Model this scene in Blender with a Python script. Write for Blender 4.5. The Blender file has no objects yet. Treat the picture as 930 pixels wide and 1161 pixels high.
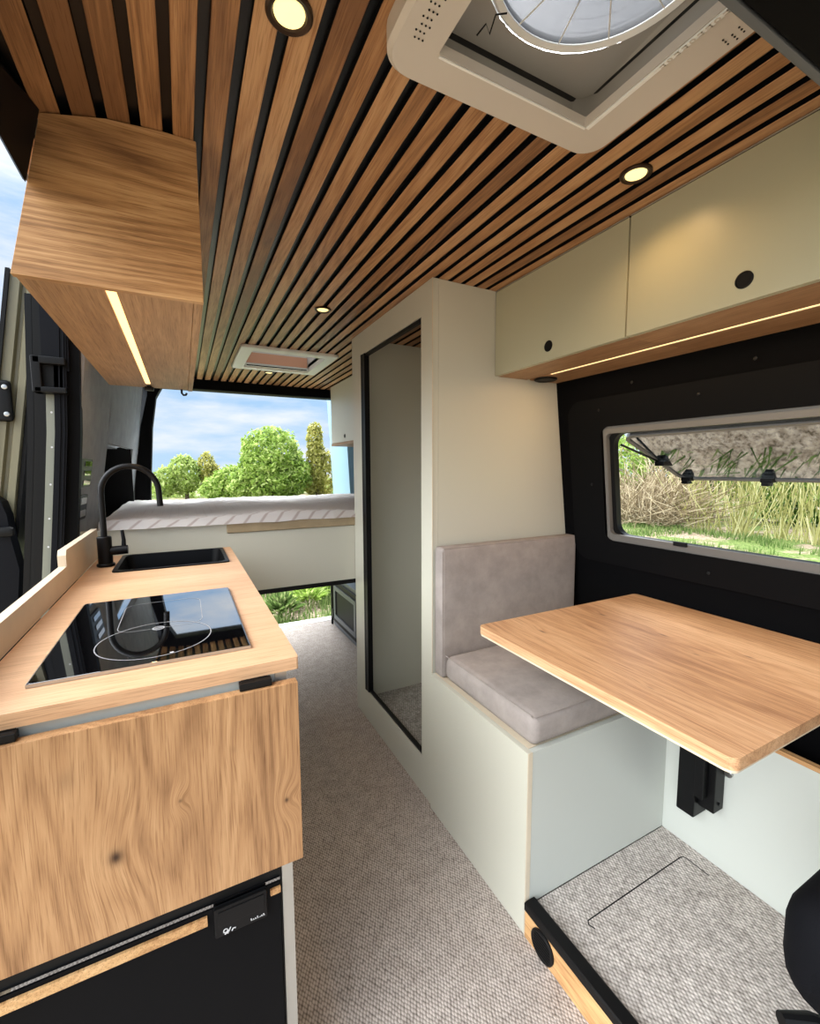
import bpy, bmesh, math, random
from mathutils import Vector, Matrix, noise as mnoise
random.seed(7)
C = bpy.context.scene.collection
PI = math.pi

# ------------------------------------------------------------------ materials
def new_mat(name):
    m = bpy.data.materials.new(name); m.use_nodes = True
    nt = m.node_tree; b = nt.nodes['Principled BSDF']
    return m, nt, b
def N(nt, t, **k):
    n = nt.nodes.new(t)
    for a, v in k.items(): setattr(n, a, v)
    return n
def L(nt, a, b): nt.links.new(a, b)
def rgb(r, g, b):                      # sRGB 0..255 -> linear
    f = lambda c: (c/255/12.92 if c/255 <= .04045 else ((c/255+.055)/1.055)**2.4)
    return (f(r), f(g), f(b), 1)
def ramp(nt, stops):
    r = N(nt, 'ShaderNodeValToRGB'); e = r.color_ramp.elements
    while len(e) > 1: e.remove(e[-1])
    e[0].position = stops[0][0]; e[0].color = stops[0][1]
    for p, c in stops[1:]:
        x = e.new(p); x.color = c
    return r
def mix(nt, a, b, fac, mode='MIX'):
    m = N(nt, 'ShaderNodeMix', data_type='RGBA', blend_type=mode)
    for sock, v in ((m.inputs[0], fac), (m.inputs[6], a), (m.inputs[7], b)):
        if hasattr(v, 'is_output'): L(nt, v, sock)
        else: sock.default_value = v
    return m.outputs[2]
def math_(nt, op, a, b=0.0, c=None):
    m = N(nt, 'ShaderNodeMath', operation=op)
    for i, v in enumerate((a, b, c)):
        if v is None: continue
        if hasattr(v, 'is_output'): L(nt, v, m.inputs[i])
        else: m.inputs[i].default_value = v
    return m.outputs[0]
def plain(name, col, rough=.5, metal=0, spec=.5, bump=0, bscale=400, mott=0):
    m, nt, b = new_mat(name)
    b.inputs['Base Color'].default_value = col
    b.inputs['Roughness'].default_value = rough; b.inputs['Metallic'].default_value = metal
    b.inputs['Specular IOR Level'].default_value = spec
    tc = N(nt, 'ShaderNodeTexCoord')
    n = N(nt, 'ShaderNodeTexNoise'); n.inputs['Scale'].default_value = bscale; n.inputs['Detail'].default_value = 3
    L(nt, tc.outputs['Object'], n.inputs['Vector'])
    if bump:
        bp = N(nt, 'ShaderNodeBump'); bp.inputs['Strength'].default_value = bump; bp.inputs['Distance'].default_value = .002
        L(nt, n.outputs['Fac'], bp.inputs['Height']); L(nt, bp.outputs['Normal'], b.inputs['Normal'])
    if mott:
        n2 = N(nt, 'ShaderNodeTexNoise'); n2.inputs['Scale'].default_value = 14; n2.inputs['Detail'].default_value = 6; n2.inputs['Roughness'].default_value = .65
        L(nt, tc.outputs['Object'], n2.inputs['Vector'])
        lo = tuple(c*(1-mott) for c in col[:3])+(1,); hi = tuple(min(1, c*(1+mott)) for c in col[:3])+(1,)
        r = ramp(nt, [(.3, lo), (.7, hi)]); L(nt, n2.outputs['Fac'], r.inputs[0]); L(nt, r.outputs[0], b.inputs['Base Color'])
    return m
def oak(name, light, mid, dark, axis='Y', across='X', rough=.5, knots=(), streak=1.0, perslat=0, fine=1.0, kel=.6):
    """Oak: fibres along `axis`, growth figure wrapped round the knots."""
    m, nt, b = new_mat(name); b.inputs['Roughness'].default_value = rough
    b.inputs['Specular IOR Level'].default_value = .35
    tc = N(nt, 'ShaderNodeTexCoord'); sx = N(nt, 'ShaderNodeSeparateXYZ'); L(nt, tc.outputs['Object'], sx.inputs[0])
    s = {'X': sx.outputs[0], 'Y': sx.outputs[1], 'Z': sx.outputs[2]}
    third = [k for k in 'XYZ' if k not in (axis, across)][0]
    u, v, w = s[across], s[axis], s[third]
    kn = None
    for (ku, kv, kr, strength) in knots:
        du = math_(nt, 'SUBTRACT', u, ku); dv = math_(nt, 'SUBTRACT', v, kv)
        d2 = math_(nt, 'ADD', math_(nt, 'MULTIPLY', du, du), math_(nt, 'MULTIPLY', math_(nt, 'MULTIPLY', dv, dv), .35))
        g = math_(nt, 'POWER', 2.718, math_(nt, 'MULTIPLY', d2, -1/(kr*kr*5)))
        u = math_(nt, 'ADD', u, math_(nt, 'MULTIPLY', g, .022*strength))
        core = math_(nt, 'MULTIPLY', math_(nt, 'POWER', 2.718, math_(nt, 'MULTIPLY', math_(nt, 'ADD', math_(nt, 'MULTIPLY', du, du), math_(nt, 'MULTIPLY', math_(nt, 'MULTIPLY', dv, dv), kel)), -1/(kr*kr*.16))), strength)
        kn = core if kn is None else math_(nt, 'MAXIMUM', kn, core)
    rnd = None
    if perslat:
        idx = math_(nt, 'FLOOR', math_(nt, 'DIVIDE', math_(nt, 'SUBTRACT', s['X'], .0055), perslat))
        wn = N(nt, 'ShaderNodeTexWhiteNoise', noise_dimensions='1D'); L(nt, idx, wn.inputs['W']); rnd = wn.outputs['Value']
        v = math_(nt, 'ADD', v, math_(nt, 'MULTIPLY', rnd, 37.0)); w = math_(nt, 'MULTIPLY', rnd, 9.0)
    def tex(su, sv, sw, detail, rough_=.6):
        cb = N(nt, 'ShaderNodeCombineXYZ')
        L(nt, math_(nt, 'MULTIPLY', u, su), cb.inputs[0]); L(nt, math_(nt, 'MULTIPLY', v, sv), cb.inputs[1]); L(nt, math_(nt, 'MULTIPLY', w, sw), cb.inputs[2])
        n = N(nt, 'ShaderNodeTexNoise'); n.inputs['Scale'].default_value = 1; n.inputs['Detail'].default_value = detail; n.inputs['Roughness'].default_value = rough_
        L(nt, cb.outputs[0], n.inputs['Vector']); return n.outputs['Fac']
    broad = tex(11, 1.1, 11, 3)
    rings = math_(nt, 'FRACT', math_(nt, 'MULTIPLY', tex(9, .9, 9, 1, .4), 15))
    rings = math_(nt, 'ABSOLUTE', math_(nt, 'SUBTRACT', rings, .5))
    fib = tex(230, 6, 230, 5, .72)
    pore = tex(520, 14, 520, 2)
    r = ramp(nt, [(.34, dark), (.5, mid), (.66, light)])
    val = math_(nt, 'ADD', math_(nt, 'MULTIPLY', broad, .50), math_(nt, 'MULTIPLY', fib, .42*fine))
    val = math_(nt, 'ADD', val, math_(nt, 'MULTIPLY', rings, .22*streak))
    val = math_(nt, 'ADD', val, .03+.21*(1-fine)-.055*streak)
    if rnd is not None: val = math_(nt, 'ADD', val, math_(nt, 'MULTIPLY', math_(nt, 'SUBTRACT', rnd, .5), .26))
    L(nt, val, r.inputs[0])
    pr = ramp(nt, [(.34, (.60, .53, .46, 1)), (.48, (1, 1, 1, 1))]); L(nt, pore, pr.inputs[0])
    col = mix(nt, r.outputs[0], pr.outputs[0], .75*fine, 'MULTIPLY')
    if kn is not None: col = mix(nt, col, (dark[0]*.16, dark[1]*.13, dark[2]*.12, 1), kn)
    L(nt, col, b.inputs['Base Color'])
    bp = N(nt, 'ShaderNodeBump'); bp.inputs['Strength'].default_value = .12; bp.inputs['Distance'].default_value = .001
    L(nt, pore, bp.inputs['Height']); L(nt, bp.outputs['Normal'], b.inputs['Normal'])
    return m
def carpet(name, light, dark, scale):
    m, nt, b = new_mat(name); b.inputs['Roughness'].default_value = .95; b.inputs['Specular IOR Level'].default_value = .1
    tc = N(nt, 'ShaderNodeTexCoord'); mp = N(nt, 'ShaderNodeMapping'); mp.inputs['Rotation'].default_value = (0, 0, .72); mp.inputs['Scale'].default_value = (scale, scale*.62, scale*.62)
    L(nt, tc.outputs['Object'], mp.inputs[0])
    v = N(nt, 'ShaderNodeTexVoronoi'); v.inputs['Scale'].default_value = 1; v.inputs['Randomness'].default_value = .28
    L(nt, mp.outputs[0], v.inputs['Vector'])
    n = N(nt, 'ShaderNodeTexNoise'); n.inputs['Scale'].default_value = 22; n.inputs['Detail'].default_value = 4; L(nt, tc.outputs['Object'], n.inputs['Vector'])
    r = ramp(nt, [(.26, light), (.80, dark)]); L(nt, v.outputs['Distance'], r.inputs[0])
    nr = ramp(nt, [(.3, (.8, .79, .78, 1)), (.7, (1, 1, 1, 1))]); L(nt, n.outputs['Fac'], nr.inputs[0])
    L(nt, mix(nt, r.outputs[0], nr.outputs[0], 1, 'MULTIPLY'), b.inputs['Base Color'])
    bp = N(nt, 'ShaderNodeBump'); bp.invert = True; bp.inputs['Strength'].default_value = .6; bp.inputs['Distance'].default_value = .003
    L(nt, v.outputs['Distance'], bp.inputs['Height']); L(nt, bp.outputs['Normal'], b.inputs['Normal'])
    return m
def emit(name, col, s):
    m, nt, b = new_mat(name); b.inputs['Base Color'].default_value = col
    b.inputs['Emission Color'].default_value = col; b.inputs['Emission Strength'].default_value = s
    return m
def leafmat(name, a, c, d):
    m, nt, b = new_mat(name); b.inputs['Roughness'].default_value = .6; b.inputs['Specular IOR Level'].default_value = .2
    g = N(nt, 'ShaderNodeNewGeometry'); r = ramp(nt, [(0, a), (.55, c), (1, d)])
    L(nt, g.outputs['Random Per Island'], r.inputs[0]); L(nt, r.outputs[0], b.inputs['Base Color'])
    t = N(nt, 'ShaderNodeBsdfTranslucent'); L(nt, r.outputs[0], t.inputs[0])
    mx = N(nt, 'ShaderNodeMixShader'); mx.inputs[0].default_value = .45
    L(nt, b.outputs[0], mx.inputs[1]); L(nt, t.outputs[0], mx.inputs[2])
    L(nt, mx.outputs[0], nt.nodes['Material Output'].inputs[0])
    return m
def pane_mat(name, tint, refl, rough=.02):
    m, nt, b = new_mat(name)
    t = N(nt, 'ShaderNodeBsdfTransparent'); t.inputs[0].default_value = tint
    g = N(nt, 'ShaderNodeBsdfGlossy'); g.inputs['Roughness'].default_value = rough; g.inputs[0].default_value = (.95, .97, 1, 1)
    f = N(nt, 'ShaderNodeFresnel'); f.inputs[0].default_value = 1.5
    fac = math_(nt, 'MINIMUM', math_(nt, 'MULTIPLY', f.outputs[0], refl), 1)
    mx = N(nt, 'ShaderNodeMixShader'); L(nt, fac, mx.inputs[0]); L(nt, t.outputs[0], mx.inputs[1]); L(nt, g.outputs[0], mx.inputs[2])
    L(nt, mx.outputs[0], nt.nodes['Material Output'].inputs[0]); return m

M = {}
M['slat'] = oak('slat_oak', rgb(194, 151, 107), rgb(167, 121, 79), rgb(124, 86, 55), 'Y', 'X', .42, perslat=.0505)
M['slat_back'] = plain('slat_backing_film', (.003, .0033, .004, 1), .30, spec=.5)
M['oak_cab_front'] = oak('oak_cabinet_end', rgb(198, 158, 112), rgb(168, 126, 83), rgb(118, 84, 54), 'X', 'Z', .45, streak=1.3)
M['oak_cab'] = oak('oak_cabinet_board', rgb(186, 149, 111), rgb(163, 126, 90), rgb(136, 102, 72), 'Y', 'X', .5, streak=.5)
M['worktop'] = oak('oak_worktop', rgb(222, 183, 145), rgb(211, 169, 130), rgb(188, 145, 107), 'X', 'Y', .38, streak=.35, fine=.8)
M['leaf'] = oak('knotty_oak_flap', rgb(196, 154, 110), rgb(177, 134, 92), rgb(138, 99, 65), 'Z', 'X', .45, knots=tuple((a+.1, b-.7, r_, k) for a, b, r_, k in ((-.113, .662, .022, 1), (.130, .661, .009, .9), (-.162, .798, .03, .22), (-.027, .718, .006, .6), (.051, .777, .012, .15))), streak=1.2)
M['table'] = oak('knotty_oak_tabletop', rgb(218, 178, 138), rgb(200, 156, 115), rgb(160, 116, 82), 'Y', 'X', .42, knots=tuple((a-1.05, b-.65, r_, k) for a, b, r_, k in ((.835, .852, .010, .75), (1.09, .87, .010, .8), (1.095, .686, .010, .7), (1.048, .575, .007, .6), (.805, .524, .007, .35), (1.14, .51, .009, .7))), streak=.8, kel=.12)
M['riser'] = oak('oak_riser', rgb(226, 184, 134), rgb(208, 164, 112), rgb(176, 128, 82), 'Y', 'Z', .45)
M['upstand'] = plain('cream_upstand', rgb(198, 181, 156), .5, mott=.05)
M['ply'] = plain('birch_ply_edge', rgb(208, 194, 170), .55, mott=.06)
M['white'] = plain('sage_white_laminate', rgb(197, 195, 180), .38, bump=.03, bscale=900)
M['white_up'] = plain('cream_laminate', rgb(178, 175, 148), .36, bump=.03, bscale=900)
M['white_low'] = plain('cool_white_laminate', rgb(190, 193, 185), .4)
M['felt_black'] = plain('black_lining_felt', (.0035, .0035, .0038, 1), .85, spec=.03, bump=.25, bscale=700)
M['trim_black'] = plain('black_moulded_trim', (.0035, .0036, .004, 1), .6, spec=.06, bump=.1, bscale=600)
M['black'] = plain('black_plastic', (.004, .004, .0043, 1), .45, spec=.2)
M['black_matt'] = plain('matt_black_metal', (.003, .003, .0033, 1), .4, spec=.2)
M['gloss'] = plain('black_gloss_glass', (.002, .002, .0025, 1), .03, spec=.6)
M['gloss'].node_tree.nodes['Principled BSDF'].inputs['IOR'].default_value = 2.0
for k_, v_ in (('Coat Weight', 1), ('Coat IOR', 2.4), ('Coat Roughness', .02)): M['gloss'].node_tree.nodes['Principled BSDF'].inputs[k_].default_value = v_
M['fridge'] = plain('charcoal_fridge_door', (.005, .005, .0055, 1), .5, spec=.06)
M['carpet'] = carpet('aisle_carpet', rgb(206, 195, 186), rgb(84, 74, 67), 165)
M['carpet_hi'] = carpet('platform_carpet', rgb(222, 214, 206), rgb(104, 96, 90), 150)
M['felt'] = plain('grey_wall_felt', rgb(158, 160, 162), .95, spec=.1, bump=.5, bscale=500, mott=.12)
M['seat'] = plain('taupe_velour', rgb(156, 147, 141), .85, spec=.2, bump=.35, bscale=420, mott=.16)
M['olive'] = plain('olive_beige_paint', rgb(122, 116, 92), .32, spec=.5)
M['olive_flange'] = plain('pale_olive_paint', rgb(122, 124, 112), .35)
M['rubber'] = plain('door_seal_rubber', (.0035, .004, .006, 1), .5, spec=.12)
M['dark'] = plain('dark_grey_trim', (.008, .008, .008, 1), .5, spec=.15)
M['grey_metal'] = plain('grey_metal_panel', rgb(96, 100, 104), .45, metal=.3)
M['steel'] = plain('bare_steel', rgb(190, 190, 188), .3, metal=1)
M['alu'] = plain('aluminium_trim', rgb(190, 188, 180), .4, metal=.7)
M['bronze'] = plain('dark_bronze', rgb(58, 42, 30), .35, metal=.6)
M['vent'] = plain('warm_grey_abs', rgb(198, 189, 176), .42)
M['vent_in'] = plain('grey_abs', rgb(160, 157, 150), .45)
M['vent_white'] = plain('white_abs', rgb(232, 232, 226), .4)
M['winframe'] = plain('light_window_frame', rgb(102, 100, 96), .45)
M['linen'] = None
M['matt'] = plain('beige_mattress_ticking', rgb(160, 142, 112), .9, bump=.5, bscale=300, mott=.12)
M['peb'] = carpet('pebble_tray', rgb(196, 192, 186), rgb(120, 116, 110), 120)
M['spot'] = emit('warm_lamp', (1, .82, .36, 1), 1.25)
M['led'] = emit('warm_led', (1, .70, .32, 1), 1.6)
M['reardoor'] = plain('pale_blue_door_lining', rgb(136, 174, 198), .3)
M['reflection_band'] = plain('salmon_wood_reflection', rgb(232, 176, 144), .6)  # skylight strip: reflection of the wood put into the base colour
M['mark'] = plain('silver_print', rgb(200, 200, 200), .4)
M['line'] = plain('grey_print', rgb(150, 150, 152), .4)
M['seatblack'] = plain('black_seat_cloth', (.004, .0042, .0055, 1), .75, spec=.08, bump=.3, bscale=500)
M['pane'] = pane_mat('tinted_acrylic', (.44, .46, .46, 1), 2.2)
M['dome'] = None
def mk_dome():
    m, nt, b = new_mat('milky_fan_dome')
    t = N(nt, 'ShaderNodeBsdfTranslucent'); t.inputs[0].default_value = (.29, .288, .288, 1)
    g = N(nt, 'ShaderNodeBsdfGlossy'); g.inputs['Roughness'].default_value = .15
    tr = N(nt, 'ShaderNodeBsdfTransparent'); tr.inputs[0].default_value = (.28, .278, .28, 1)
    a = N(nt, 'ShaderNodeMixShader'); a.inputs[0].default_value = .4; L(nt, t.outputs[0], a.inputs[1]); L(nt, tr.outputs[0], a.inputs[2])
    c = N(nt, 'ShaderNodeMixShader'); c.inputs[0].default_value = .08; L(nt, a.outputs[0], c.inputs[1]); L(nt, g.outputs[0], c.inputs[2])
    L(nt, c.outputs[0], nt.nodes['Material Output'].inputs[0]); return m
M['dome'] = mk_dome()
def mk_linen():
    m, nt, b = new_mat('ribbed_white_linen'); b.inputs['Roughness'].default_value = .9; b.inputs['Specular IOR Level'].default_value = .1
    tc = N(nt, 'ShaderNodeTexCoord'); sx = N(nt, 'ShaderNodeSeparateXYZ'); L(nt, tc.outputs['Object'], sx.inputs[0])
    wv = N(nt, 'ShaderNodeTexNoise'); wv.inputs['Scale'].default_value = 4; L(nt, tc.outputs['Object'], wv.inputs['Vector'])
    f = math_(nt, 'FRACT', math_(nt, 'ADD', math_(nt, 'MULTIPLY', wv.outputs['Fac'], .5), math_(nt, 'ADD', math_(nt, 'MULTIPLY', sx.outputs[0], -14.0), math_(nt, 'MULTIPLY', sx.outputs[1], 26.0)))); 
    r = ramp(nt, [(.0, rgb(244, 242, 241)), (.66, rgb(244, 242, 241)), (.76, rgb(212, 202, 199)), (.86, rgb(214, 205, 202)), (.94, rgb(244, 242, 241))]); L(nt, f, r.inputs[0])
    L(nt, r.outputs[0], b.inputs['Base Color']); return m
M['linen'] = mk_linen()

# ------------------------------------------------------------------ mesh helpers
def B(): return bmesh.new()
def box(bm, x0, x1, y0, y1, z0, z1, bev=0, seg=2):
    x0, x1 = sorted((x0, x1)); y0, y1 = sorted((y0, y1)); z0, z1 = sorted((z0, z1))
    t = bmesh.new(); bmesh.ops.create_cube(t, size=1)
    for v in t.verts: v.co = Vector(((x0+x1)/2+v.co.x*(x1-x0), (y0+y1)/2+v.co.y*(y1-y0), (z0+z1)/2+v.co.z*(z1-z0)))
    if bev: bmesh.ops.bevel(t, geom=t.edges[:], offset=bev, segments=seg, profile=.5, affect='EDGES')
    merge(bm, t)
def merge(bm, t):
    me = bpy.data.meshes.new('tmp'); t.to_mesh(me); t.free(); bm.from_mesh(me); bpy.data.meshes.remove(me)
def prism(bm, poly, axis, a, b, bev=0):
    """poly: 2-D points in the two other axes (XYZ order), extruded along axis from a to b."""
    t = bmesh.new()
    def P(p, h):
        return {'X': (h, p[0], p[1]), 'Y': (p[0], h, p[1]), 'Z': (p[0], p[1], h)}[axis]
    va = [t.verts.new(P(p, a)) for p in poly]; vb = [t.verts.new(P(p, b)) for p in poly]
    t.faces.new(va); t.faces.new(vb[::-1])
    n = len(poly)
    for i in range(n): t.faces.new((va[i], vb[i], vb[(i+1) % n], va[(i+1) % n]))
    bmesh.ops.recalc_face_normals(t, faces=t.faces[:])
    if bev: bmesh.ops.bevel(t, geom=t.edges[:], offset=bev, segments=2, profile=.5, affect='EDGES')
    merge(bm, t)
def loft(bm, secs, cap=True):
    """secs: list of equally long closed rings of 3-D points."""
    t = bmesh.new(); R = [[t.verts.new(p) for p in s] for s in secs]; n = len(R[0])
    for a, b in zip(R, R[1:]):
        for i in range(n): t.faces.new((a[i], a[(i+1) % n], b[(i+1) % n], b[i]))
    if cap: t.faces.new(R[0]); t.faces.new(R[-1][::-1])
    bmesh.ops.recalc_face_normals(t, faces=t.faces[:]); merge(bm, t)
def tube(bm, pts, r, n=12, cap=True):
    pts = [Vector(p) for p in pts]; secs = []
    d0 = (pts[1]-pts[0]).normalized(); up = Vector((0, 0, 1)) if abs(d0.z) < .9 else Vector((0, 1, 0))
    side = d0.cross(up).normalized()
    rs = r if isinstance(r, (list, tuple)) else [r]*len(pts)
    for i, p in enumerate(pts):
        d = (pts[min(i+1, len(pts)-1)]-pts[max(i-1, 0)]).normalized()
        side = (side-d*side.dot(d)).normalized(); u = d.cross(side)
        secs.append([p+(side*math.cos(2*PI*k/n)+u*math.sin(2*PI*k/n))*rs[i] for k in range(n)])
    loft(bm, secs, cap)
def cyl(bm, c, axis, r, h, n=32, r2=None, bev=0):
    c = Vector(c); d = {'X': Vector((1, 0, 0)), 'Y': Vector((0, 1, 0)), 'Z': Vector((0, 0, 1))}[axis] if isinstance(axis, str) else Vector(axis).normalized()
    prof = [(r, 0), (r if r2 is None else r2, h)]
    if bev: prof = [(r-bev, 0), (r, bev), (r, h-bev), (r-bev, h)]
    lathe(bm, c, d, prof, n)
def lathe(bm, c, d, prof, n=32, closed=False):
    d = Vector(d).normalized(); a = Vector((1, 0, 0)) if abs(d.x) < .9 else Vector((0, 1, 0)); s = d.cross(a).normalized(); u = d.cross(s)
    secs = [[Vector(c)+d*h+(s*math.cos(2*PI*k/n)+u*math.sin(2*PI*k/n))*r for k in range(n)] for r, h in prof]
    if closed: secs.append(secs[0]); loft(bm, secs, False)
    else: loft(bm, secs, True)
def rrect(x0, x1, y0, y1, r, n=6, corners=(1, 1, 1, 1)):
    out = []
    for (cx, cy, a0, on) in ((x1-r, y1-r, 0, corners[0]), (x0+r, y1-r, PI/2, corners[1]), (x0+r, y0+r, PI, corners[2]), (x1-r, y0+r, 3*PI/2, corners[3])):
        if on:
            for k in range(n+1): a = a0+PI/2*k/n; out.append((cx+r*math.cos(a), cy+r*math.sin(a)))
        else:
            sx = 1 if cx > (x0+x1)/2 else -1; sy = 1 if cy > (y0+y1)/2 else -1
            for k in range(n+1): out.append((cx+sx*r, cy+sy*r))
    return out
def frame_loft(bm, outer, inner, place, h0, h1, bev=0):
    """ring between two equally long 2-D outlines; place(p, h) -> 3-D point."""
    t = bmesh.new(); n = len(outer)
    rings = [[t.verts.new(place(p, h)) for p in poly] for poly, h in ((outer, h0), (outer, h1), (inner, h1), (inner, h0))]
    for a in range(4):
        r0, r1 = rings[a], rings[(a+1) % 4]
        for i in range(n):
            try: t.faces.new((r0[i], r0[(i+1) % n], r1[(i+1) % n], r1[i]))
            except ValueError: pass
    bmesh.ops.remove_doubles(t, verts=t.verts[:], dist=1e-6)
    bmesh.ops.recalc_face_normals(t, faces=t.faces[:]); merge(bm, t)
def obj(name, bm, mat, parent=None, smooth=30, loc=None):
    me = bpy.data.meshes.new(name)
    off = Vector((0, 0, 0))
    if parent is not None:
        q = parent
        while q is not None: off += q.location; q = q.parent
    elif loc is not None: off = Vector(loc)
    if off.length: bmesh.ops.translate(bm, verts=bm.verts[:], vec=-off)
    bm.to_mesh(me); bm.free()
    if mat is not None: me.materials.append(M[mat] if isinstance(mat, str) else mat)
    if smooth:
        me.polygons.foreach_set('use_smooth', [True]*len(me.polygons)); me.set_sharp_from_angle(angle=math.radians(smooth))
    o = bpy.data.objects.new(name, me); C.objects.link(o)
    if smooth and smooth <= 30:
        wn = o.modifiers.new('weighted_normals', 'WEIGHTED_NORMAL'); wn.keep_sharp = True; wn.weight = 100
    if parent is not None: o.parent = parent
    elif loc is not None: o.location = loc
    return o
def part(name, mat, parent, *boxes, bev=0, label=None, smooth=30):
    bm = B()
    for b in boxes: box(bm, *b, bev=bev)
    o = obj(name, bm, mat, parent, smooth)
    if label: o['label'] = label
    return o
def thing(name, label, cat, loc=(0, 0, 0), group=None):
    o = bpy.data.objects.new(name, None); C.objects.link(o); o.location = loc; o.empty_display_size = .05
    o['label'] = label; o['category'] = cat
    if group: o['group'] = group
    return o
def tag(o, label, cat, group=None, kind=None):
    o['label'] = label; o['category'] = cat
    if group: o['group'] = group
    if kind: o['kind'] = kind
    return o
def struct(name, bm, mat, label=None, smooth=30):
    o = obj(name, bm, mat, None, smooth); o['kind'] = 'structure'
    if label: o['label'] = label
    return o

# ------------------------------------------------------------------ shell of the van
CZ = 1.835                                     # ceiling height
def wr(z): return 1.302+(1.541-z)*.123         # right wall leans outwards towards the floor
def sag(x): return -.026*((0-x)/.18)**2 if x < 0 else 0
bm = B(); box(bm, -.42, 1.46, -.6, 3.42, -.04, 0)
struct('floor', bm, 'carpet', 'grey-brown woven carpet along the aisle of the van')

# ceiling: dark backing with oak slats
HOLES = [(.336, .659, .252, .606), (.345, .725, 2.415, 2.81)]
Y0, Y1 = -.6, 3.44
bm = B()
def sheet(x0, x1, y0, y1, z=.012, th=.02):
    n = 6 if x0 < 0 else 1; xs = [x0+(x1-x0)*i/n for i in range(n+1)]
    for a, b in zip(xs, xs[1:]):
        prism(bm, [(a, CZ+z+sag(a)), (b, CZ+z+sag(b)), (b, CZ+z+th+sag(b)), (a, CZ+z+th+sag(a))], 'Y', y0, y1)
sheet(-.25, .0, Y0, Y1); sheet(0, .336, Y0, Y1); sheet(.725, 1.44, Y0, Y1); sheet(.659, .725, Y0, 2.415); sheet(.659, .725, 2.81, Y1)
sheet(.336, .659, Y0, .252); sheet(.336, .659, .606, 2.415); sheet(.345, .659, 2.81, Y1); sheet(.336, .345, 2.415, Y1)
ceil = struct('ceiling', bm, 'slat_back', 'slatted van ceiling on a dark backing')
bm = B()
P = .0505; G = .0163
k = -5
while True:
    a = .0055+P*k+G/2; b = a+P-G; k += 1
    if a > 1.40: break
    if b < -.225: continue
    segs = [(Y0, Y1)]
    for hx0, hx1, hy0, hy1 in HOLES:
        if b > hx0 and a < hx1:
            segs = [s for y0, y1 in segs for s in ((y0, min(y1, hy0)), (max(y0, hy1), y1)) if s[1]-s[0] > .001]
    for y0, y1 in segs:
        e = .0012
        prism(bm, [(a+e, CZ+sag(a)), (b-e, CZ+sag(b)), (b, CZ+e+sag(b)), (b, CZ+.0115+sag(b)), (a, CZ+.0115+sag(a)), (a, CZ+e+sag(a))], 'Y', y0, y1)
sl = obj('slat_cladding', bm, 'slat', ceil)
sl.data.materials.append(plain('black_slat_edge', (.004, .004, .0045, 1), .8, spec=.05))
for p_ in sl.data.polygons:
    if abs(p_.normal.x) > .9: p_.material_index = 1
sl['label'] = 'warm oak slats running the length of the ceiling'

# right wall (black), leaning, with window opening
WY0, WY1, WZ0, WZ1 = -.30, 1.071, .972, 1.350
bm = B()
def wpl(y0, y1, z0, z1, off=0, th=.03):
    prism_pts = [(wr(z0)-off, z0), (wr(z0)+th, z0), (wr(z1)+th, z1), (wr(z1)-off, z1)]
    prism(bm, prism_pts, 'Y', y0, y1)
wpl(-.6, 2.03, WZ1, 1.84); wpl(-.6, 3.42, .0, WZ0); wpl(WY1, 2.03, WZ0, WZ1); wpl(-.6, WY0, WZ0, WZ1); wpl(2.03, 3.42, WZ0, 1.84)
wall = struct('wall_right', bm, 'felt_black', 'black felt-lined side wall round the window')
def wplace(p, h): return (wr(p[1])-h, p[0], p[1])
bm = B()
frame_loft(bm, rrect(-.45, 1.225, .872, 1.462, .06), rrect(WY0-.012, WY1+.012, WZ0-.012, WZ1+.012, .03), wplace, 0, .016)
o = obj('window_surround', bm, 'trim_black', wall); o['label'] = 'raised black moulded surround'
for y, z in ((.955, 1.492), (.75, 1.425), (.612, 1.492), (1.085, 1.42), (1.13, 1.16), (.728, .91), (.30, 1.49)):
    bm = B(); lathe(bm, (wr(z)-.0165, y, z), (-1, 0, 0), [(.005, 0), (.0045, .002), (.002, .003)], 12); obj('screw', bm, 'dark', wall)

# window
win = bpy.data.objects.new('window_1', None); C.objects.link(win); win.location = (wr(.96), .4, .96); win['kind'] = 'structure'; win['label'] = 'framed side window with its pane propped outwards'
bm = B(); frame_loft(bm, rrect(WY0-.012, WY1+.006, WZ0-.012, WZ1+.012, .014), rrect(WY0+.012, WY1-.006, WZ0+.012, WZ1-.012, .016), wplace, -.008, .011); obj('window_frame', bm, 'winframe', win)
bm = B(); frame_loft(bm, rrect(WY0+.006, WY1-.004, WZ0+.006, WZ1-.006, .03), rrect(WY0+.022, WY1-.022, WZ0+.012, WZ1-.012, .04), wplace, -.030, -.006); obj('rubber_seal', bm, 'black', win)
bm = B(); box(bm, wr(1.0)-.020, wr(1.0)-.010, .79, .83, WZ0+.006, WZ0+.020, .002); obj('catch', bm, 'black', win)
KN = (1.018, .755)
# pane hinged on the top edge
top, bot = Vector((1.375, 0, 1.336)), Vector((1.742, 0, 1.180)); d = (bot-top); nn = Vector((-d.z, 0, d.x)).normalized()*-1
bm = B()
def pl(p, h): q = top+d*p[1]+nn*h; return (q.x, p[0], q.z)
t = rrect(-.30, 1.09, 0, 1, .03); 
def plate(bm, poly, place, h0, h1):
    loft(bm, [[place(p, h0) for p in poly], [place(p, h1) for p in poly]])
def rr2(y0, y1, r):                      # rounded only in real metres (long edge d.length)
    Ld = d.length; return [(p[0], p[1]/Ld) for p in rrect(y0, y1, 0, Ld, r)]
plate(bm, rr2(-.30, 1.045, .04), pl, -.004, .004); pane = obj('pane', bm, 'pane', win)
bm = B(); Ld = d.length
frame_loft(bm, rr2(-.305, 1.05, .045), [(p[0], (p[1]+.012)/Ld) for p in rrect(-.293, 1.038, 0, Ld-.024, .035)], pl, -.009, .009); o = obj('pane_rim', bm, 'winframe', pane)
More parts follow.
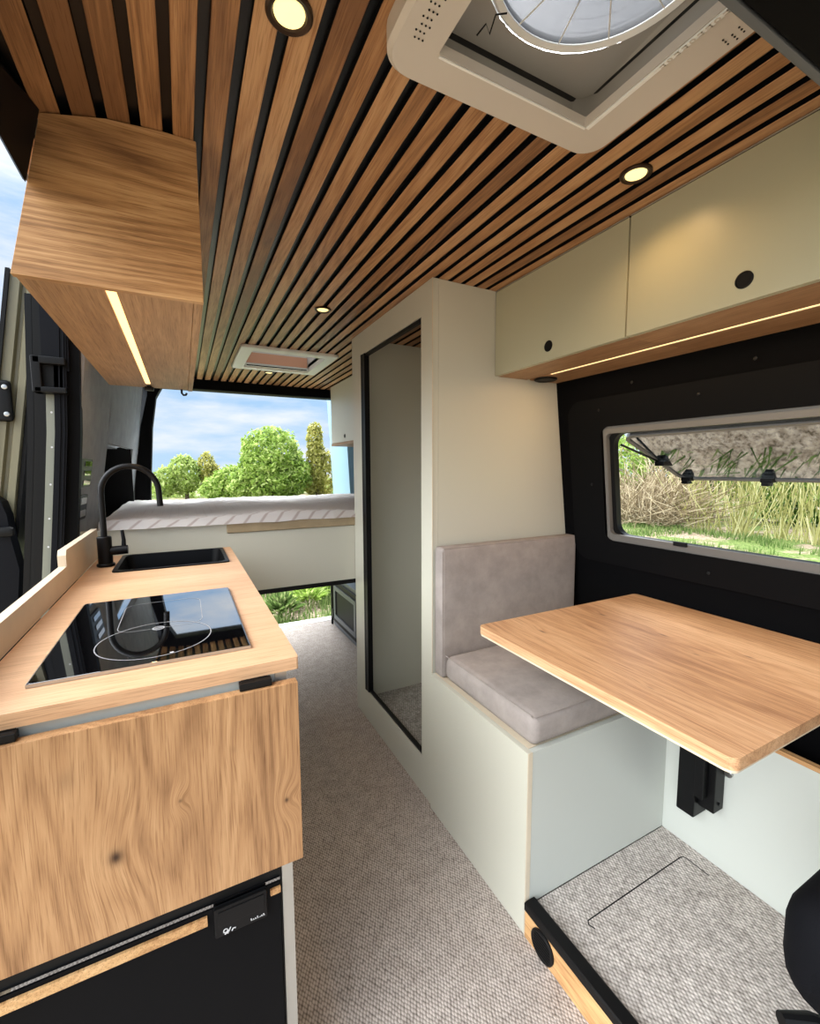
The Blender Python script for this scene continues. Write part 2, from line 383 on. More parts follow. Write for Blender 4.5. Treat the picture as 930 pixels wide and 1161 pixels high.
for y in KN:
    bm = B(); s = .9
    for hh, ww in ((.006, .036), (.018, .024)):
        q = top+d*.93+nn*hh; q2 = top+d*.985+nn*hh
        box(bm, min(q.x, q2.x)-.004, max(q.x, q2.x)+.004, y-ww/2, y+ww/2, q2.z-.008, q2.z+.007, .003)
    obj('latch_knob', bm, 'black', pane)
bm = B(); q = top+d*.60
tube(bm, [(wr(1.31)+.035, 1.040, 1.300), (q.x, 1.041, q.z-.004)], .004, 8); box(bm, q.x-.03, q.x+.03, 1.012, 1.050, q.z-.016, q.z+.002, .004)
obj('stay_arm', bm, 'black', win)

# left wall (grey felt) behind the open sliding door, with niche
def wl(y, z): return -.33-.15*(1.30-z)*(1 if z < 1.5 else .8)+(y-2.0)*.05
NY0, NY1, NZ0, NZ1 = 2.45, 3.18, .90, 1.345
def lsheet(bm, y0, y1, z0, z1, th=.03):
    zs = [z0+(z1-z0)*i/4 for i in range(5)]
    for a, b in zip(zs, zs[1:]):
        loft(bm, [[(wl(y, a), y, a), (wl(y, b), y, b), (wl(y, b)-th, y, b), (wl(y, a)-th, y, a)] for y in (y0, y1)])
bm = B()
lsheet(bm, 1.97, NY0, 0, 1.84); lsheet(bm, NY1, 3.40, 0, 1.84); lsheet(bm, NY0, NY1, 0, NZ0); lsheet(bm, NY0, NY1, NZ1, 1.84)
wleft = struct('wall_left', bm, 'felt', 'grey felt wall panel at the rear left')
bm = B()
box(bm, -.56, -.52, NY0-.01, NY1+.01, NZ0, NZ1+.01); box(bm, -.53, -.275, NY1-.004, NY1+.006, NZ0-.01, NZ1+.01); box(bm, -.53, -.40, NY0, NY1, NZ0-.012, NZ0)
obj('niche', bm, 'black', wleft)['label'] = 'dark recessed niche'
bm = B(); box(bm, -.53, -.345, NY0-.012, NY0, NZ0, NZ1); box(bm, -.53, -.345, NY0, NY1, NZ1, NZ1+.012); obj('niche_reveal', bm, 'felt', wleft)
# rear frame of the van
bm = B(); box(bm, -.36, 1.36, 3.40, 3.50, 1.768, 1.86, .008); struct('trim_1', bm, 'trim_black', 'black header over the rear opening')
bm = B()
loft(bm, [[(-.305, 3.395, .72), (-.212, 3.41, .72), (-.212, 3.52, .72), (-.36, 3.52, .72)], [(-.285, 3.395, 1.10), (-.196, 3.41, 1.10), (-.196, 3.52, 1.10), (-.33, 3.52, 1.10)],
          [(-.232, 3.395, 1.50), (-.166, 3.41, 1.50), (-.166, 3.52, 1.50), (-.28, 3.52, 1.50)], [(-.185, 3.395, 1.70), (-.135, 3.41, 1.70), (-.135, 3.52, 1.70), (-.23, 3.52, 1.70)], [(-.17, 3.395, 1.86), (-.05, 3.41, 1.86), (-.05, 3.52, 1.86), (-.20, 3.52, 1.86)]])
struct('trim_2', bm, 'trim_black', 'black corner pillar left of the rear opening')
bm = B(); box(bm, -.42, 1.40, 3.38, 3.47, -.06, .004, .003); struct('trim_3', bm, 'alu', 'pale sill at the rear edge of the floor')
bm = B()
# sliding door opening: header along the roof edge
def hd(y):
    yy = max(y, .80); k = (yy-.975); a = (-.18+.136*k, 1.809+.256*k); l = (-.206-.0*k, 1.69)
    return [(a[0], y, a[1]), (l[0], y, l[1]), (l[0]-.004, y, l[1]+.004), (-.245, y, 1.80), (-.25, y, 1.86)]
loft(bm, [hd(-.6), hd(.5), hd(.80), hd(.86), hd(.972)])
struct('trim_4', bm, 'rubber', 'dark headlining edge above the sliding door opening')
# rear jamb of the sliding door opening
def jl(z): return -.095*(1.32-z) if z < 1.32 else -.05*(1.32-z)
def jamb(bm, x0, x1, y0, y1, z0=-.05, z1=1.82, n=8):
    loft(bm, [[(x0+jl(z), y0, z), (x1+jl(z), y0, z), (x1+jl(z), y1, z), (x0+jl(z), y1, z)] for z in [z0+(z1-z0)*i/n for i in range(n+1)]])
bm = B(); jamb(bm, -.353, -.318, 1.945, 1.985); jamb(bm, -.40, -.345, 1.99, 2.02); jm = struct('trim_5', bm, 'trim_black', 'rear jamb of the sliding door opening')
bm = B(); jamb(bm, -.387, -.352, 1.925, 1.965); 
for i in range(2): jamb(bm, -.362-.012*i, -.358-.012*i, 1.921, 1.93)
obj('rubber_seal', bm, 'rubber', jm)
bm = B(); jamb(bm, -.415, -.386, 1.95, 1.99); obj('painted_flange', bm, 'olive_flange', jm)['label'] = 'pale olive flange with spot welds'
bm = B(); jamb(bm, -.438, -.414, 1.975, 2.03); jamb(bm, -.475, -.456, 1.985, 2.03); obj('dark_channel', bm, 'black', jm)
bm = B(); jamb(bm, -.457, -.437, 1.985, 2.03); obj('edge_lip', bm, 'dark', jm)
for z in (1.42, 1.30, 1.17, 1.05, .95):
    bm = B(); lathe(bm, (-.400+jl(z), 1.951, z), (0, -1, 0), [(.004, 0), (.003, .002)], 10); obj('screw', bm, 'mark', jm)
bm = B(); loft(bm, [[(-.415+jl(z)*.6, 1.93, z), (-.340+jl(z)*.6, 1.93, z), (-.340+jl(z)*.6, 1.96, z), (-.415+jl(z)*.6, 1.96, z)] for z in (1.56, 1.80)]); obj('plate', bm, 'rubber', jm)
bm = B(); box(bm, -.428, -.338, 1.90, 1.95, 1.575, 1.60, .004); box(bm, -.428, -.340, 1.90, 1.95, 1.48, 1.50, .004); box(bm, -.432, -.405, 1.90, 1.95, 1.48, 1.60, .004); box(bm, -.41, -.35, 1.925, 1.95, 1.50, 1.58)
obj('guide_box', bm, 'black', jm)['label'] = 'black roller guide box'

# sliding door, slid back, seen by its leading edge
def dx(z): return -.435-.144*(1.91-z)
sd = bpy.data.objects.new('door_1', None); C.objects.link(sd); sd.location = (-.62, 2.2, -.2); sd['kind'] = 'structure'; sd['label'] = 'olive sliding door slid back past the opening'
zs = [-.25, .3, .7, 1.0, 1.2, 1.4, 1.55, 1.63, 1.72, 1.82, 1.93]
bm = B(); loft(bm, [[(dx(z), 2.115, z), (dx(z)-.05, 3.2, z), (dx(z)-.13, 3.2, z), (dx(z)-.082, 2.10, z), (dx(z)-.048, 2.10, z), (dx(z)-.043, 2.118, z), (dx(z)-.034, 2.118, z), (dx(z)-.026, 2.10, z), (dx(z)-.005, 2.10, z)] for z in zs])
obj('door_shell', bm, 'olive', sd)
bm = B(); loft(bm, [[(dx(z)+.001, 2.112, z), (dx(z)-.049, 3.2, z), (dx(z)-.035, 3.2, z), (dx(z)+.012, 2.112, z)] for z in zs]); obj('inner_trim', bm, 'black', sd)
bm = B(); loft(bm, [[(dx(z)-.088, 2.088, z), (dx(z)-.076, 2.088, z), (dx(z)-.076, 2.10, z), (dx(z)-.088, 2.10, z)] for z in zs]); obj('rubber_seal', bm, 'dark', sd)
bm = B(); box(bm, dx(1.47)-.085, dx(1.47)-.034, 2.078, 2.0995, 1.395, 1.54, .012); lt = obj('latch', bm, 'black', sd)
for z in (1.42, 1.515):
    bm = B(); lathe(bm, (dx(1.47)-.050, 2.078, z), (0, -1, 0), [(.009, 0), (.008, .004), (.004, .005)], 14); obj('screw', bm, 'steel', lt)
bm = B(); loft(bm, [[(dx(z)-.10, 2.05, z), (dx(z)-.010+o_, 2.05, z), (dx(z)-.004+o_, 2.0995, z), (dx(z)-.10, 2.0995, z)] for z, o_ in ((-.2, .06), (.6, .06), (.86, .05), (.98, .016), (1.06, .0), (1.11, -.02), (1.135, -.05))]); tr = obj('lower_trim', bm, 'rubber', sd)
bm = B(); box(bm, -.605, -.545, 2.02, 2.049, .985, 1.02, .012); obj('door_handle', bm, 'dark', tr)

# ------------------------------------------------------------------ kitchen block
kc = thing('kitchen_cabinet', 'pale kitchen base cabinet under the oak worktop, left of the aisle', 'cabinet', (-.08, 1.3, 0))
part('side_panel', 'white', kc, (.122, .14, .755, 1.93, 0, .878), bev=.001)
part('back_panel', 'white', kc, (-.305, -.289, .755, 1.93, 0, .878))
part('end_panel', 'white', kc, (-.289, .122, 1.912, 1.93, 0, .878))
part('front_rail', 'white_low', kc, (-.289, .122, .743, .757, .52, .878))
part('edge_strip', 'alu', kc, (.1225, .1415, .742, .7545, 0, .878), label='light edge strip')
part('partition', 'white', kc, (-.289, .122, 1.30, 1.315, .02, .70))

def plate_hole(bm, x0, x1, y0, y1, z0, z1, hx0, hx1, hy0, hy1):
    frame_loft(bm, rrect(x0, x1, y0, y1, .004, 3), rrect(hx0, hx1, hy0, hy1, .004, 3), lambda p, h: (p[0], p[1], h), z0, z1)
bm = B(); plate_hole(bm, -.289, .161, .735, 1.95, .8785, .9, -.205, .122, 1.628, 1.916)
wt = obj('worktop', bm, 'worktop', None, loc=(-.06, 1.3, .8785)); tag(wt, 'light oak kitchen worktop around the black hob and sink', 'worktop')
bm = B(); prism(bm, [(.2, .901), (1.95, .901), (1.95, 1.006), (1.468, 1.006), (1.458, .992), (1.458, .962), (.2, .957)], 'X', -.309, -.290, .001)
tag(obj('upstand', bm, 'upstand', None, loc=(-.3, 1.2, .901)), 'stepped cream upstand along the back of the worktop', 'upstand')

# hob
hob = thing('induction_hob', 'black glass hob let into the oak worktop', 'hob', (-.06, 1.03, .9))
bm = B(); prism(bm, rrect(-.220, .092, .81, 1.25, .006, 4), 'Z', .9005, .906, .0008); hg = obj('glass', bm, 'gloss', hob, 0)
bm = B(); box(bm, -.2215, .0935, .8085, .8098, .9005, .9058); box(bm, -.2213, -.2203, .81, 1.25, .9005, .9055); box(bm, .0923, .0935, .81, 1.25, .9005, .9058); obj('edge_trim', bm, 'steel', hob)
bm = B()
def flatring(bm, pts, w, z):
    t = bmesh.new(); n = len(pts)
    vs = []
    for i in range(n):
        p = Vector(pts[i]); q = Vector(pts[(i+1) % n]); o_ = Vector(pts[i-1]); dd = (q-o_).normalized(); nrm = Vector((-dd.y, dd.x))
        vs.append((t.verts.new((p.x-nrm.x*w/2, p.y-nrm.y*w/2, z)), t.verts.new((p.x+nrm.x*w/2, p.y+nrm.y*w/2, z))))
    for i in range(n): a, b = vs[i], vs[(i+1) % n]; t.faces.new((a[0], b[0], b[1], a[1]))
    merge(bm, t)
flatring(bm, [(-.060+.094*math.cos(a*PI/32), .925+.094*math.sin(a*PI/32)) for a in range(64)], .0018, .9063)
flatring(bm, rrect(-.130, .022, .985, 1.185, .03, 6), .0012, .9064)
obj('zone_marking', bm, 'line', hob, 0)['label'] = 'thin grey zone outlines'
bm = B(); lathe(bm, (-.058, .985, .9062), (0, 0, 1), [(.011, 0), (.011, .0004), (.008, .0004), (.008, 0)], 24, True); box(bm, -.064, -.052, .983, .987, .9062, .9066); obj('control_mark', bm, 'line', hob, 0)
bm = B(); box(bm, -.035, -.029, .838, .842, .9062, .9066); obj('power_mark', bm, 'mark', hob, 0)

# sink
snk = thing('sink', 'black inset sink at the far end of the worktop', 'sink', (-.04, 1.77, .9))
bm = B(); frame_loft(bm, rrect(-.213, .130, 1.620, 1.924, .014), rrect(-.200, .118, 1.630, 1.914, .03), lambda p, h: (p[0], p[1], h), .9003, .9045); obj('rim', bm, 'black_matt', snk)
bm = B(); o1 = rrect(-.200, .118, 1.630, 1.914, .03); o2 = rrect(-.180, .100, 1.652, 1.894, .03)
loft(bm, [[(p[0], p[1], .904) for p in o1], [(p[0], p[1], .745) for p in o2], [((p[0]+.04)*.3-.04, (p[1]-1.773)*.3+1.773, .735) for p in o2]], False)
t = bmesh.new(); t.faces.new([t.verts.new(((p[0]+.04)*.3-.04, (p[1]-1.773)*.3+1.773, .735)) for p in o2]); merge(bm, t)
obj('basin', bm, 'black_matt', snk)
bm = B(); lathe(bm, (-.04, 1.773, .7355), (0, 0, 1), [(.03, 0), (.03, .003), (.02, .004), (.012, .001)], 24); obj('drain', bm, 'steel', snk)
# tap
tap = thing('kitchen_tap', 'tall black arched tap beside the sink', 'tap', (-.243, 1.75, .9))
bm = B(); cyl(bm, (-.243, 1.75, .9005), 'Z', .026, .010, bev=.002); cyl(bm, (-.243, 1.75, .908), 'Z', .021, .092, bev=.002); obj('base', bm, 'black_matt', tap)
bm = B(); R = .083; cx = -.243+R
pts = [(-.243, 1.75, .98), (-.243, 1.75, 1.06), (-.243, 1.75, 1.14)]+[(cx-R*math.cos(a), 1.75, 1.145+R*1.06*math.sin(a)) for a in [PI*k/16 for k in range(1, 16)]]+[(cx+R, 1.75, 1.14), (cx+R+.002, 1.75, 1.095)]
tube(bm, pts, .0095, 16); obj('spout', bm, 'black_matt', tap)
bm = B(); tube(bm, [(-.243, 1.75, .950), (-.178, 1.75, .952)], .0150, 16); lv = obj('lever_stub', bm, 'black_matt', tap)
bm = B(); tube(bm, [(-.190, 1.75, .955), (-.189, 1.752, .985), (-.192, 1.754, 1.018)], [.0075, .006, .005], 12); obj('lever', bm, 'black_matt', lv)

# folding flap
fl = thing('folding_flap', 'knotty oak folding flap hanging down in front of the kitchen block', 'flap', (-.1, .73, .7))
bm = B(); box(bm, -.42, .155, .715, .7345, .543, .865, .0015); obj('board', bm, 'leaf', fl)
for x0, x1 in ((.064, .114), (-.285, -.212)):
    bm = B(); box(bm, x0, x1, .721, .737, .8655, .8772, .0015); box(bm, x0+.004, x1-.004, .7375, .7425, .850, .876, .001); cyl(bm, (x0+.004, .7295, .873), 'X', .0048, x1-x0-.008, 14); obj('hinge_bracket', bm, 'black', fl)

# fridge
fr = thing('fridge', 'black front-opening fridge below the folding flap', 'fridge', (-.1, .9, 0))
part('body', 'black', fr, (-.286, .118, .776, 1.25, .02, .515))
part('surround', 'black', fr, (-.286, .121, .742, .7565, .497, .535), (.1335-.0145, .1215, .742, .775, .02, .497), bev=.0008)
dr = part('door', 'fridge', fr, (-.286, .118, .737, .774, .03, .4965), bev=.002)
part('handle_strip', 'riser', dr, (-.286, .0005, .7325, .7375, .4735, .4895), (.1005, .118, .7325, .7375, .4785, .4895), bev=.0006, label='light oak strip across the fridge door')
bm = B(); box(bm, .010, .094, .728, .7375, .448, .500, .003); box(bm, .016, .089, .7265, .7285, .468, .494, .001); lt = obj('latch', bm, 'black', dr)
part('gasket', 'gloss', fr, (-.286, .118, .7385, .7415, .4985, .5035))
# silver marks on the latch: ring and strokes, and a short word
bm = B()
lathe(bm, (.0265, .7275, .4575), (0, -1, 0), [(.0040, 0), (.0040, .0006), (.0024, .0006), (.0024, 0)], 20, True)
tube(bm, [(.0305, .7273, .4575), (.0285, .7273, .4530), (.0250, .7273, .4515)], .0008, 8)
tube(bm, [(.0345, .7273, .4605), (.0295, .7273, .4510)], .0008, 8); tube(bm, [(.0360, .7273, .4530), (.0385, .7273, .4565), (.0420, .7273, .4555)], .0009, 8)
obj('emblem', bm, 'mark', lt)
bm = B(); x = .066
for h in (1, .6, .6, .9, .25, .6, .8):
    box(bm, x, x+.0016, .7270, .7278, .4545, .4545+.0045*h); box(bm, x, x+.0026, .7270, .7278, .4545, .4556); x += .0034
obj('lettering', bm, 'mark', lt)

# oak wall cabinet
oc = thing('wall_cabinet', 'oak wall cabinet with a warm light strip above the sink', 'cabinet', (-.09, 1.5, 1.543))
poly = [(-.181, 1.806), (-.10, 1.825), (0, 1.8345), (.034, 1.8345), (.034, 1.545), (-.237, 1.545)]
bm = B(); prism(bm, [(p[0], p[1]) for p in [(-.181, 1.806), (-.09, 1.827), (0, 1.834), (.052, 1.834), (.052, 1.543), (-.237, 1.543)]], 'Y', .975, .990, .0008); obj('end_panel', bm, 'oak_cab_front', oc)
bm = B(); box(bm, -.235, -.111, .991, 2.068, 1.546, 1.560); box(bm, -.0925, .0345, .991, 2.068, 1.546, 1.560); box(bm, -.111, -.0925, .991, 2.068, 1.554, 1.560); obj('bottom_panel', bm, 'oak_cab', oc)
bm = B(); box(bm, .0355, .052, .991, 2.08, 1.5435, 1.834, .001); obj('door', bm, 'oak_cab', oc)
bm = B(); loft(bm, [[(-.236, y, 1.561), (-.18, y, 1.806), (-.17, y, 1.806), (-.226, y, 1.561)] for y in (.991, 2.068)]); box(bm, -.235, .035, 2.055, 2.068, 1.561, 1.80); obj('back_panel', bm, 'oak_cab', oc)
bm = B(); box(bm, -.1095, -.094, 1.0, 1.985, 1.5465, 1.5535); obj('light_strip', bm, 'led', oc)['label'] = 'warm yellow light strip'
bm = B(); box(bm, -.118, -.086, 2.04, 2.066, 1.532, 1.5455, .003); obj('end_cap', bm, 'black', oc)
bm = B(); tube(bm, [(.012, 2.05, 1.545), (.012, 2.05, 1.53), (.018, 2.045, 1.522), (.026, 2.04, 1.522), (.030, 2.037, 1.529)], .004, 10); obj('hook', bm, 'dark', oc)

# sockets on the grey wall
def wallsock(name, y0, y1, z0, z1, lab, cells, mt):
    yc, zc = (y0+y1)/2, (z0+z1)/2
    t = thing(name, lab, 'socket', (wl(yc, zc), yc, zc), 'sockets on the grey wall')
    def pf(p, h): return (wl(p[0], p[1])+h, p[0], p[1])
    bm = B(); plate(bm, rrect(y0, y1, z0, z1, .008, 4), pf, .0005, .009); obj('plate', bm, 'black_matt', t)
    n = cells
    for i in range(n):
        a = z0+(z1-z0)*(i+.24)/n; b = z0+(z1-z0)*(i+.76)/n
        bm = B(); plate(bm, rrect(y0+.050, y1-.022, a, b, .005, 3), pf, .0092, .012); obj('insert', bm, mt, t)
wallsock('switch_panel', 1.995, 2.165, 1.155, 1.262, 'upper glossy black switch panel on the grey wall', 3, 'gloss')
wallsock('power_socket', 1.99, 2.145, 1.030, 1.125, 'lower silver-rimmed black socket on the grey wall', 2, 'steel')

# ------------------------------------------------------------------ bed at the rear
bd = thing('bed_platform', 'white bed base spanning the rear of the van', 'bed', (.5, 2.6, .65))
bm = B(); prism(bm, [(-.37, .672), (1.38, .672), (1.38, .942), (.160, .942), (.160, .985), (-.36, .985)], 'Y', 2.055, 2.073, .001); obj('front_board', bm, 'white', bd)
part('frame', 'black', bd, (-.38, 1.38, 2.058, 2.09, .650, .6715), (-.36, 1.36, 3.33, 3.36, .650, .6715), (-.36, -.32, 2.09, 3.33, .650, .6715), (1.32, 1.36, 2.09, 3.33, .650, .6715), (-.32, 1.32, 2.68, 2.71, .650, .6715))
part('slat_base', 'ply', bd, (-.34, 1.34, 2.075, 3.35, .925, .94))
bm = B(); box(bm, .158, 1.36, 2.046, 3.33, .943, .988, .006); box(bm, -.30, .157, 2.08, 3.33, .943, .988, .006)
tag(obj('mattress', bm, 'matt', None, loc=(.5, 2.7, .943)), 'thin beige mattress on the white bed base', 'mattress')
bm = B(); NX, NYY = 150, 70; g = []
t = bmesh.new()
for j in range(NYY+1):
    row = []
    for i in range(NX+1):
        u, v = i/NX, j/NYY; x = -.30+u*1.64; y = 2.035+v*1.34
        q = mnoise.noise(Vector((x*3, y*2.4, 1.3)))*.012+mnoise.noise(Vector((x*9, y*5, 4.1)))*.005+.0022*math.sin((-(x-.5)*14+(y-2.7)*26)*2*PI)
        e = min(1, v/.02)*min(1, (1-v)/.02)
        z = .990+(.034+q)*(e**.5)
        if j == 0: z = .985+mnoise.noise(Vector((x*7, 0, 2)))*.006
        row.append(t.verts.new((x, y+(mnoise.noise(Vector((x*5, 9, 0)))*.012 if j == 0 else 0), z)))
    g.append(row)
for j in range(NYY):
    for i in range(NX): t.faces.new((g[j][i], g[j][i+1], g[j+1][i+1], g[j+1][i]))
bmesh.ops.solidify(t, geom=t.faces[:], thickness=-.004)
bmesh.ops.recalc_face_normals(t, faces=t.faces[:]); merge(bm, t)
tag(obj('bed_cover', bm, 'linen', None, 60, loc=(.5, 2.7, .985)), 'white striped linen cover spread over the bed', 'bed cover')
# under-bed locker
lk = thing('equipment_locker', 'grey metal locker under the right side of the bed', 'locker', (1.18, 3.05, 0))
part('body', 'grey_metal', lk, (1.004, 1.30, 2.62, 3.275, .002, .40), bev=.004)
dd = part('door', 'dark', lk, (.992, 1.003, 2.66, 3.25, .045, .37), bev=.003)
bm = B(); frame_loft(bm, rrect(2.72, 3.20, .08, .335, .012), rrect(2.755, 3.165, .112, .303, .01), lambda p, h: (h, p[0], p[1]), .984, .9918); obj('door_frame', bm, 'grey_metal', dd)
part('latch', 'black', dd, (.980, .9915, 3.215, 3.245, .07, .14), bev=.003)
part('corner_post', 'black', lk, (.990, 1.003, 3.2765, 3.30, .002, .40))

# rear overhead cabinet
rc = thing('overhead_locker', 'white overhead locker above the right side of the bed', 'cabinet', (1.15, 2.7, 1.392))
part('body', 'white', rc, (1.038, 1.27, 2.06, 3.285, 1.412, 1.832)); part('bottom_panel', 'oak_cab', rc, (1.02, 1.27, 2.06, 3.29, 1.392, 1.411))
for y0, y1 in ((2.06, 2.67), (2.674, 3.285)):
    d_ = part('door', 'white', rc, (1.02, 1.037, y0, y1, 1.3925+.02, 1.830), bev=.001)
    bm = B(); lathe(bm, (1.0195, y0+.30, 1.45), (-1, 0, 0), [(.014, 0), (.012, .003), (.004, .003)], 20); obj('finger_hole', bm, 'dark', d_)
# open rear door seen through the opening
rd = bpy.data.objects.new('door_2', None); C.objects.link(rd); rd.location = (1.3, 3.8, .2); rd['kind'] = 'structure'; rd['label'] = 'open rear door with a pale blue lining'
bm = B(); loft(bm, [[(1.215+.05*(1.9-z)-.0*z, 3.56, z), (1.235+.05*(1.9-z), 4.10, z), (1.30+.05*(1.9-z), 4.10, z), (1.28+.05*(1.9-z), 3.56, z)] for z in (-.2, .6, 1.2, 1.9)]); obj('lining', bm, 'reardoor', rd)
bm = B(); loft(bm, [[(1.301+.05*(1.9-z), 3.56, z), (1.321+.05*(1.9-z), 4.12, z), (1.34+.05*(1.9-z), 4.12, z), (1.34+.05*(1.9-z), 3.56, z)] for z in (-.25, .6, 1.2, 1.95)]); obj('door_shell', bm, 'olive', rd)
bm = B(); box(bm, 1.300, 1.40, 3.395, 3.52, -.04, 1.86, .01); struct('trim_6', bm, 'trim_black', 'black corner pillar right of the rear opening')

# ------------------------------------------------------------------ shower cubicle
sc = thing('shower_cubicle', 'off-white shower cubicle with an open doorway, right of the aisle', 'cubicle', (1.0, 1.66, 0))
bm = B()
frame_loft(bm, [(1.2845, 0.001), (2.05, 0.001), (2.05, 1.834), (1.2845, 1.834)], [(1.362, .148), (1.918, .148), (1.918, 1.735), (1.362, 1.735)], lambda p, h: (h, p[0], p[1]), .746, .768)
obj('aisle_panel', bm, 'white', sc)
bm = B(); prism(bm, [(.7685, .001), (wr(.0)-.003, .001), (wr(1.834)-.003, 1.834), (.7685, 1.834)], 'Y', 1.2845, 1.300, .0008); obj('front_panel', bm, 'white', sc)
bm = B(); prism(bm, [(.7685, .001), (wr(.0)-.003, .001), (wr(1.834)-.003, 1.834), (.7685, 1.834)], 'Y', 2.03, 2.046); obj('rear_panel', bm, 'white', sc)
bm = B(); prism(bm, [(wr(0)-.016, .02), (wr(0)-.004, .02), (wr(1.81)-.004, 1.81), (wr(1.81)-.016, 1.81)], 'Y', 1.302, 2.029); obj('wall_lining', bm, 'white', sc)
part('shower_tray', 'peb', sc, (.769, wr(0)-.02, 1.301, 2.029, .002, .05))
rl = B(); box(rl, .7445, .769, 1.889, 1.9175, .1485, 1.7345, .001); box(rl, .7435, .7455, 1.9185, 1.932, .1485, 1.7345); box(rl, .750, .765, 1.3625, 1.889, .1485, .160, .001); box(rl, .750, .765, 1.3625, 1.889, 1.722, 1.7345, .001); box(rl, .75, .765, 1.3625, 1.368, .16, 1.722)
obj('door_track', rl, 'black', sc)['label'] = 'black track round the doorway'
part('edge_strip', 'ply', sc, (.7445, .7465, 1.2825, 1.2845, .001, 1.834))

# ------------------------------------------------------------------ dinette
pf = thing('dinette_platform', 'raised carpeted step under the table with an oak riser', 'platform', (1.0, .1, 0))
part('carpet_top', 'carpet_hi', pf, (.752, 1.309, -.5, .789, .060, .080))
part('riser', 'riser', pf, (.737, .751, -.5, .787, .001, .0795), label='oak riser facing the aisle')
bm = B(); prism(bm, [(.7335, .079), (.7335, .098), (.7375, .1005), (.766, .1005), (.769, .098), (.769, .0805), (.752, .0805), (.752, .079)], 'Y', -.5, .787, .0006); obj('edge_trim', bm, 'black', pf)['label'] = 'black edging along the step'
bm = B(); lathe(bm, (.7365, .722, .040), (-1, 0, 0), [(.0375, 0), (.0375, .004), (.034, .006), (.028, .0045), (.010, .0045)], 36)
for k in range(-3, 4): box(bm, .7305, .7330, .722-.026, .722+.026, .040+k*.0075-.0012, .040+k*.0075+.0012)
obj('air_vent', bm, 'black', pf)['label'] = 'round black air vent in the riser'
bm = B(); pth = [(.856, .668), (.8505, .683), (.857, .690)]+[(.90+.07*i, .6905+.0006*i) for i in range(5)]+[(1.245, .693), (1.255, .690), (1.258, .680), (1.258, .62)]
t = bmesh.new(); vs = []
for i, p in enumerate(pth):
    q = Vector(pth[min(i+1, len(pth)-1)])-Vector(pth[max(i-1, 0)]); q.normalize(); w = .0016; vs.append((t.verts.new((p[0]-q.y*w, p[1]+q.x*w, .0807)), t.verts.new((p[0]+q.y*w, p[1]-q.x*w, .0807))))
for a, b in zip(vs, vs[1:]): t.faces.new((a[0], b[0], b[1], a[1]))
bmesh.ops.recalc_face_normals(t, faces=t.faces[:]); merge(bm, t); obj('hatch_seam', bm, 'black', pf, 0)['label'] = 'dark seam of a floor hatch'

bn = thing('bench_box', 'white seat box below the taupe cushion', 'bench', (1.0, 1.03, 0))
part('aisle_panel', 'white', bn, (.738, .7535, .792, 1.283, .001, .5045), bev=.0008)
bm = B(); prism(bm, [(.754, .081), (1.309, .081), (1.309, .5045), (.754, .5045)], 'Y', .7905, .806, .0008); obj('front_panel', bm, 'white_low', bn)
part('lid', 'ply', bn, (.754, 1.309, .807, 1.283, .490, .5045))
part('edge_strip', 'ply', bn, (.7385, .7530, .7895, .7915, .001, .5045), label='pale plywood edge at the corner')
def cushion(name, x0, x1, y0, y1, z0, z1, r, lab, seams):
    bm = B(); t = bmesh.new(); bmesh.ops.create_cube(t, size=1)
    for v in t.verts: v.co = Vector(((x0+x1)/2+v.co.x*(x1-x0), (y0+y1)/2+v.co.y*(y1-y0), (z0+z1)/2+v.co.z*(z1-z0)))
    bmesh.ops.bevel(t, geom=t.edges[:], offset=r, segments=5, profile=.5, affect='EDGES')
    bmesh.ops.subdivide_edges(t, edges=[e for e in t.edges if e.calc_length() > .08], cuts=10, use_grid_fill=True)
    for v in t.verts:
        q = mnoise.noise(v.co*5)*.003+mnoise.noise(v.co*14)*.0012
        c = Vector(((x0+x1)/2, (y0+y1)/2, (z0+z1)/2)); s_ = Vector((max(-1, min(1, (v.co.x-c.x)/((x1-x0)/2))), max(-1, min(1, (v.co.y-c.y)/((y1-y0)/2))), max(-1, min(1, (v.co.z-c.z)/((z1-z0)/2)))))
        thin = min(range(3), key=lambda i: (x1-x0, y1-y0, z1-z0)[i]); oth = [i for i in range(3) if i != thin]
        bulge = .006*(1-s_[oth[0]]**2)*(1-s_[oth[1]]**2)
        if thin == 2 and s_[2] < 0: continue
        dv = Vector((0, 0, 0)); dv[thin] = math.copysign(bulge+q*.6, s_[thin]) if abs(s_[thin]) > .7 else 0
        v.co += dv
    merge(bm, t)
    o = obj(name, bm, 'seat', None, 60, loc=((x0+x1)/2, (y0+y1)/2, z0)); tag(o, lab, 'cushion')
    bm = B()
    for s_ in seams: tube(bm, s_, .0022, 6)
    obj('piping', bm, 'seat', o, 60)
    return o
cushion('seat_cushion', .757, 1.30, .795, 1.226, .5055, .590, .026, 'taupe seat cushion lying on the white bench box', [[(.763, .806, .592-.004), (.763, 1.22, .588)], [(.767, .800, .588), (1.29, .800, .588)]])
cushion('back_cushion', .752, 1.375, 1.228, 1.2825, .5055, .957, .012, 'taupe backrest cushion leaning on the shower cubicle wall', [[(.755, 1.231, .52), (.755, 1.231, .945)], [(.757, 1.231, .954), (1.37, 1.231, .954)]])

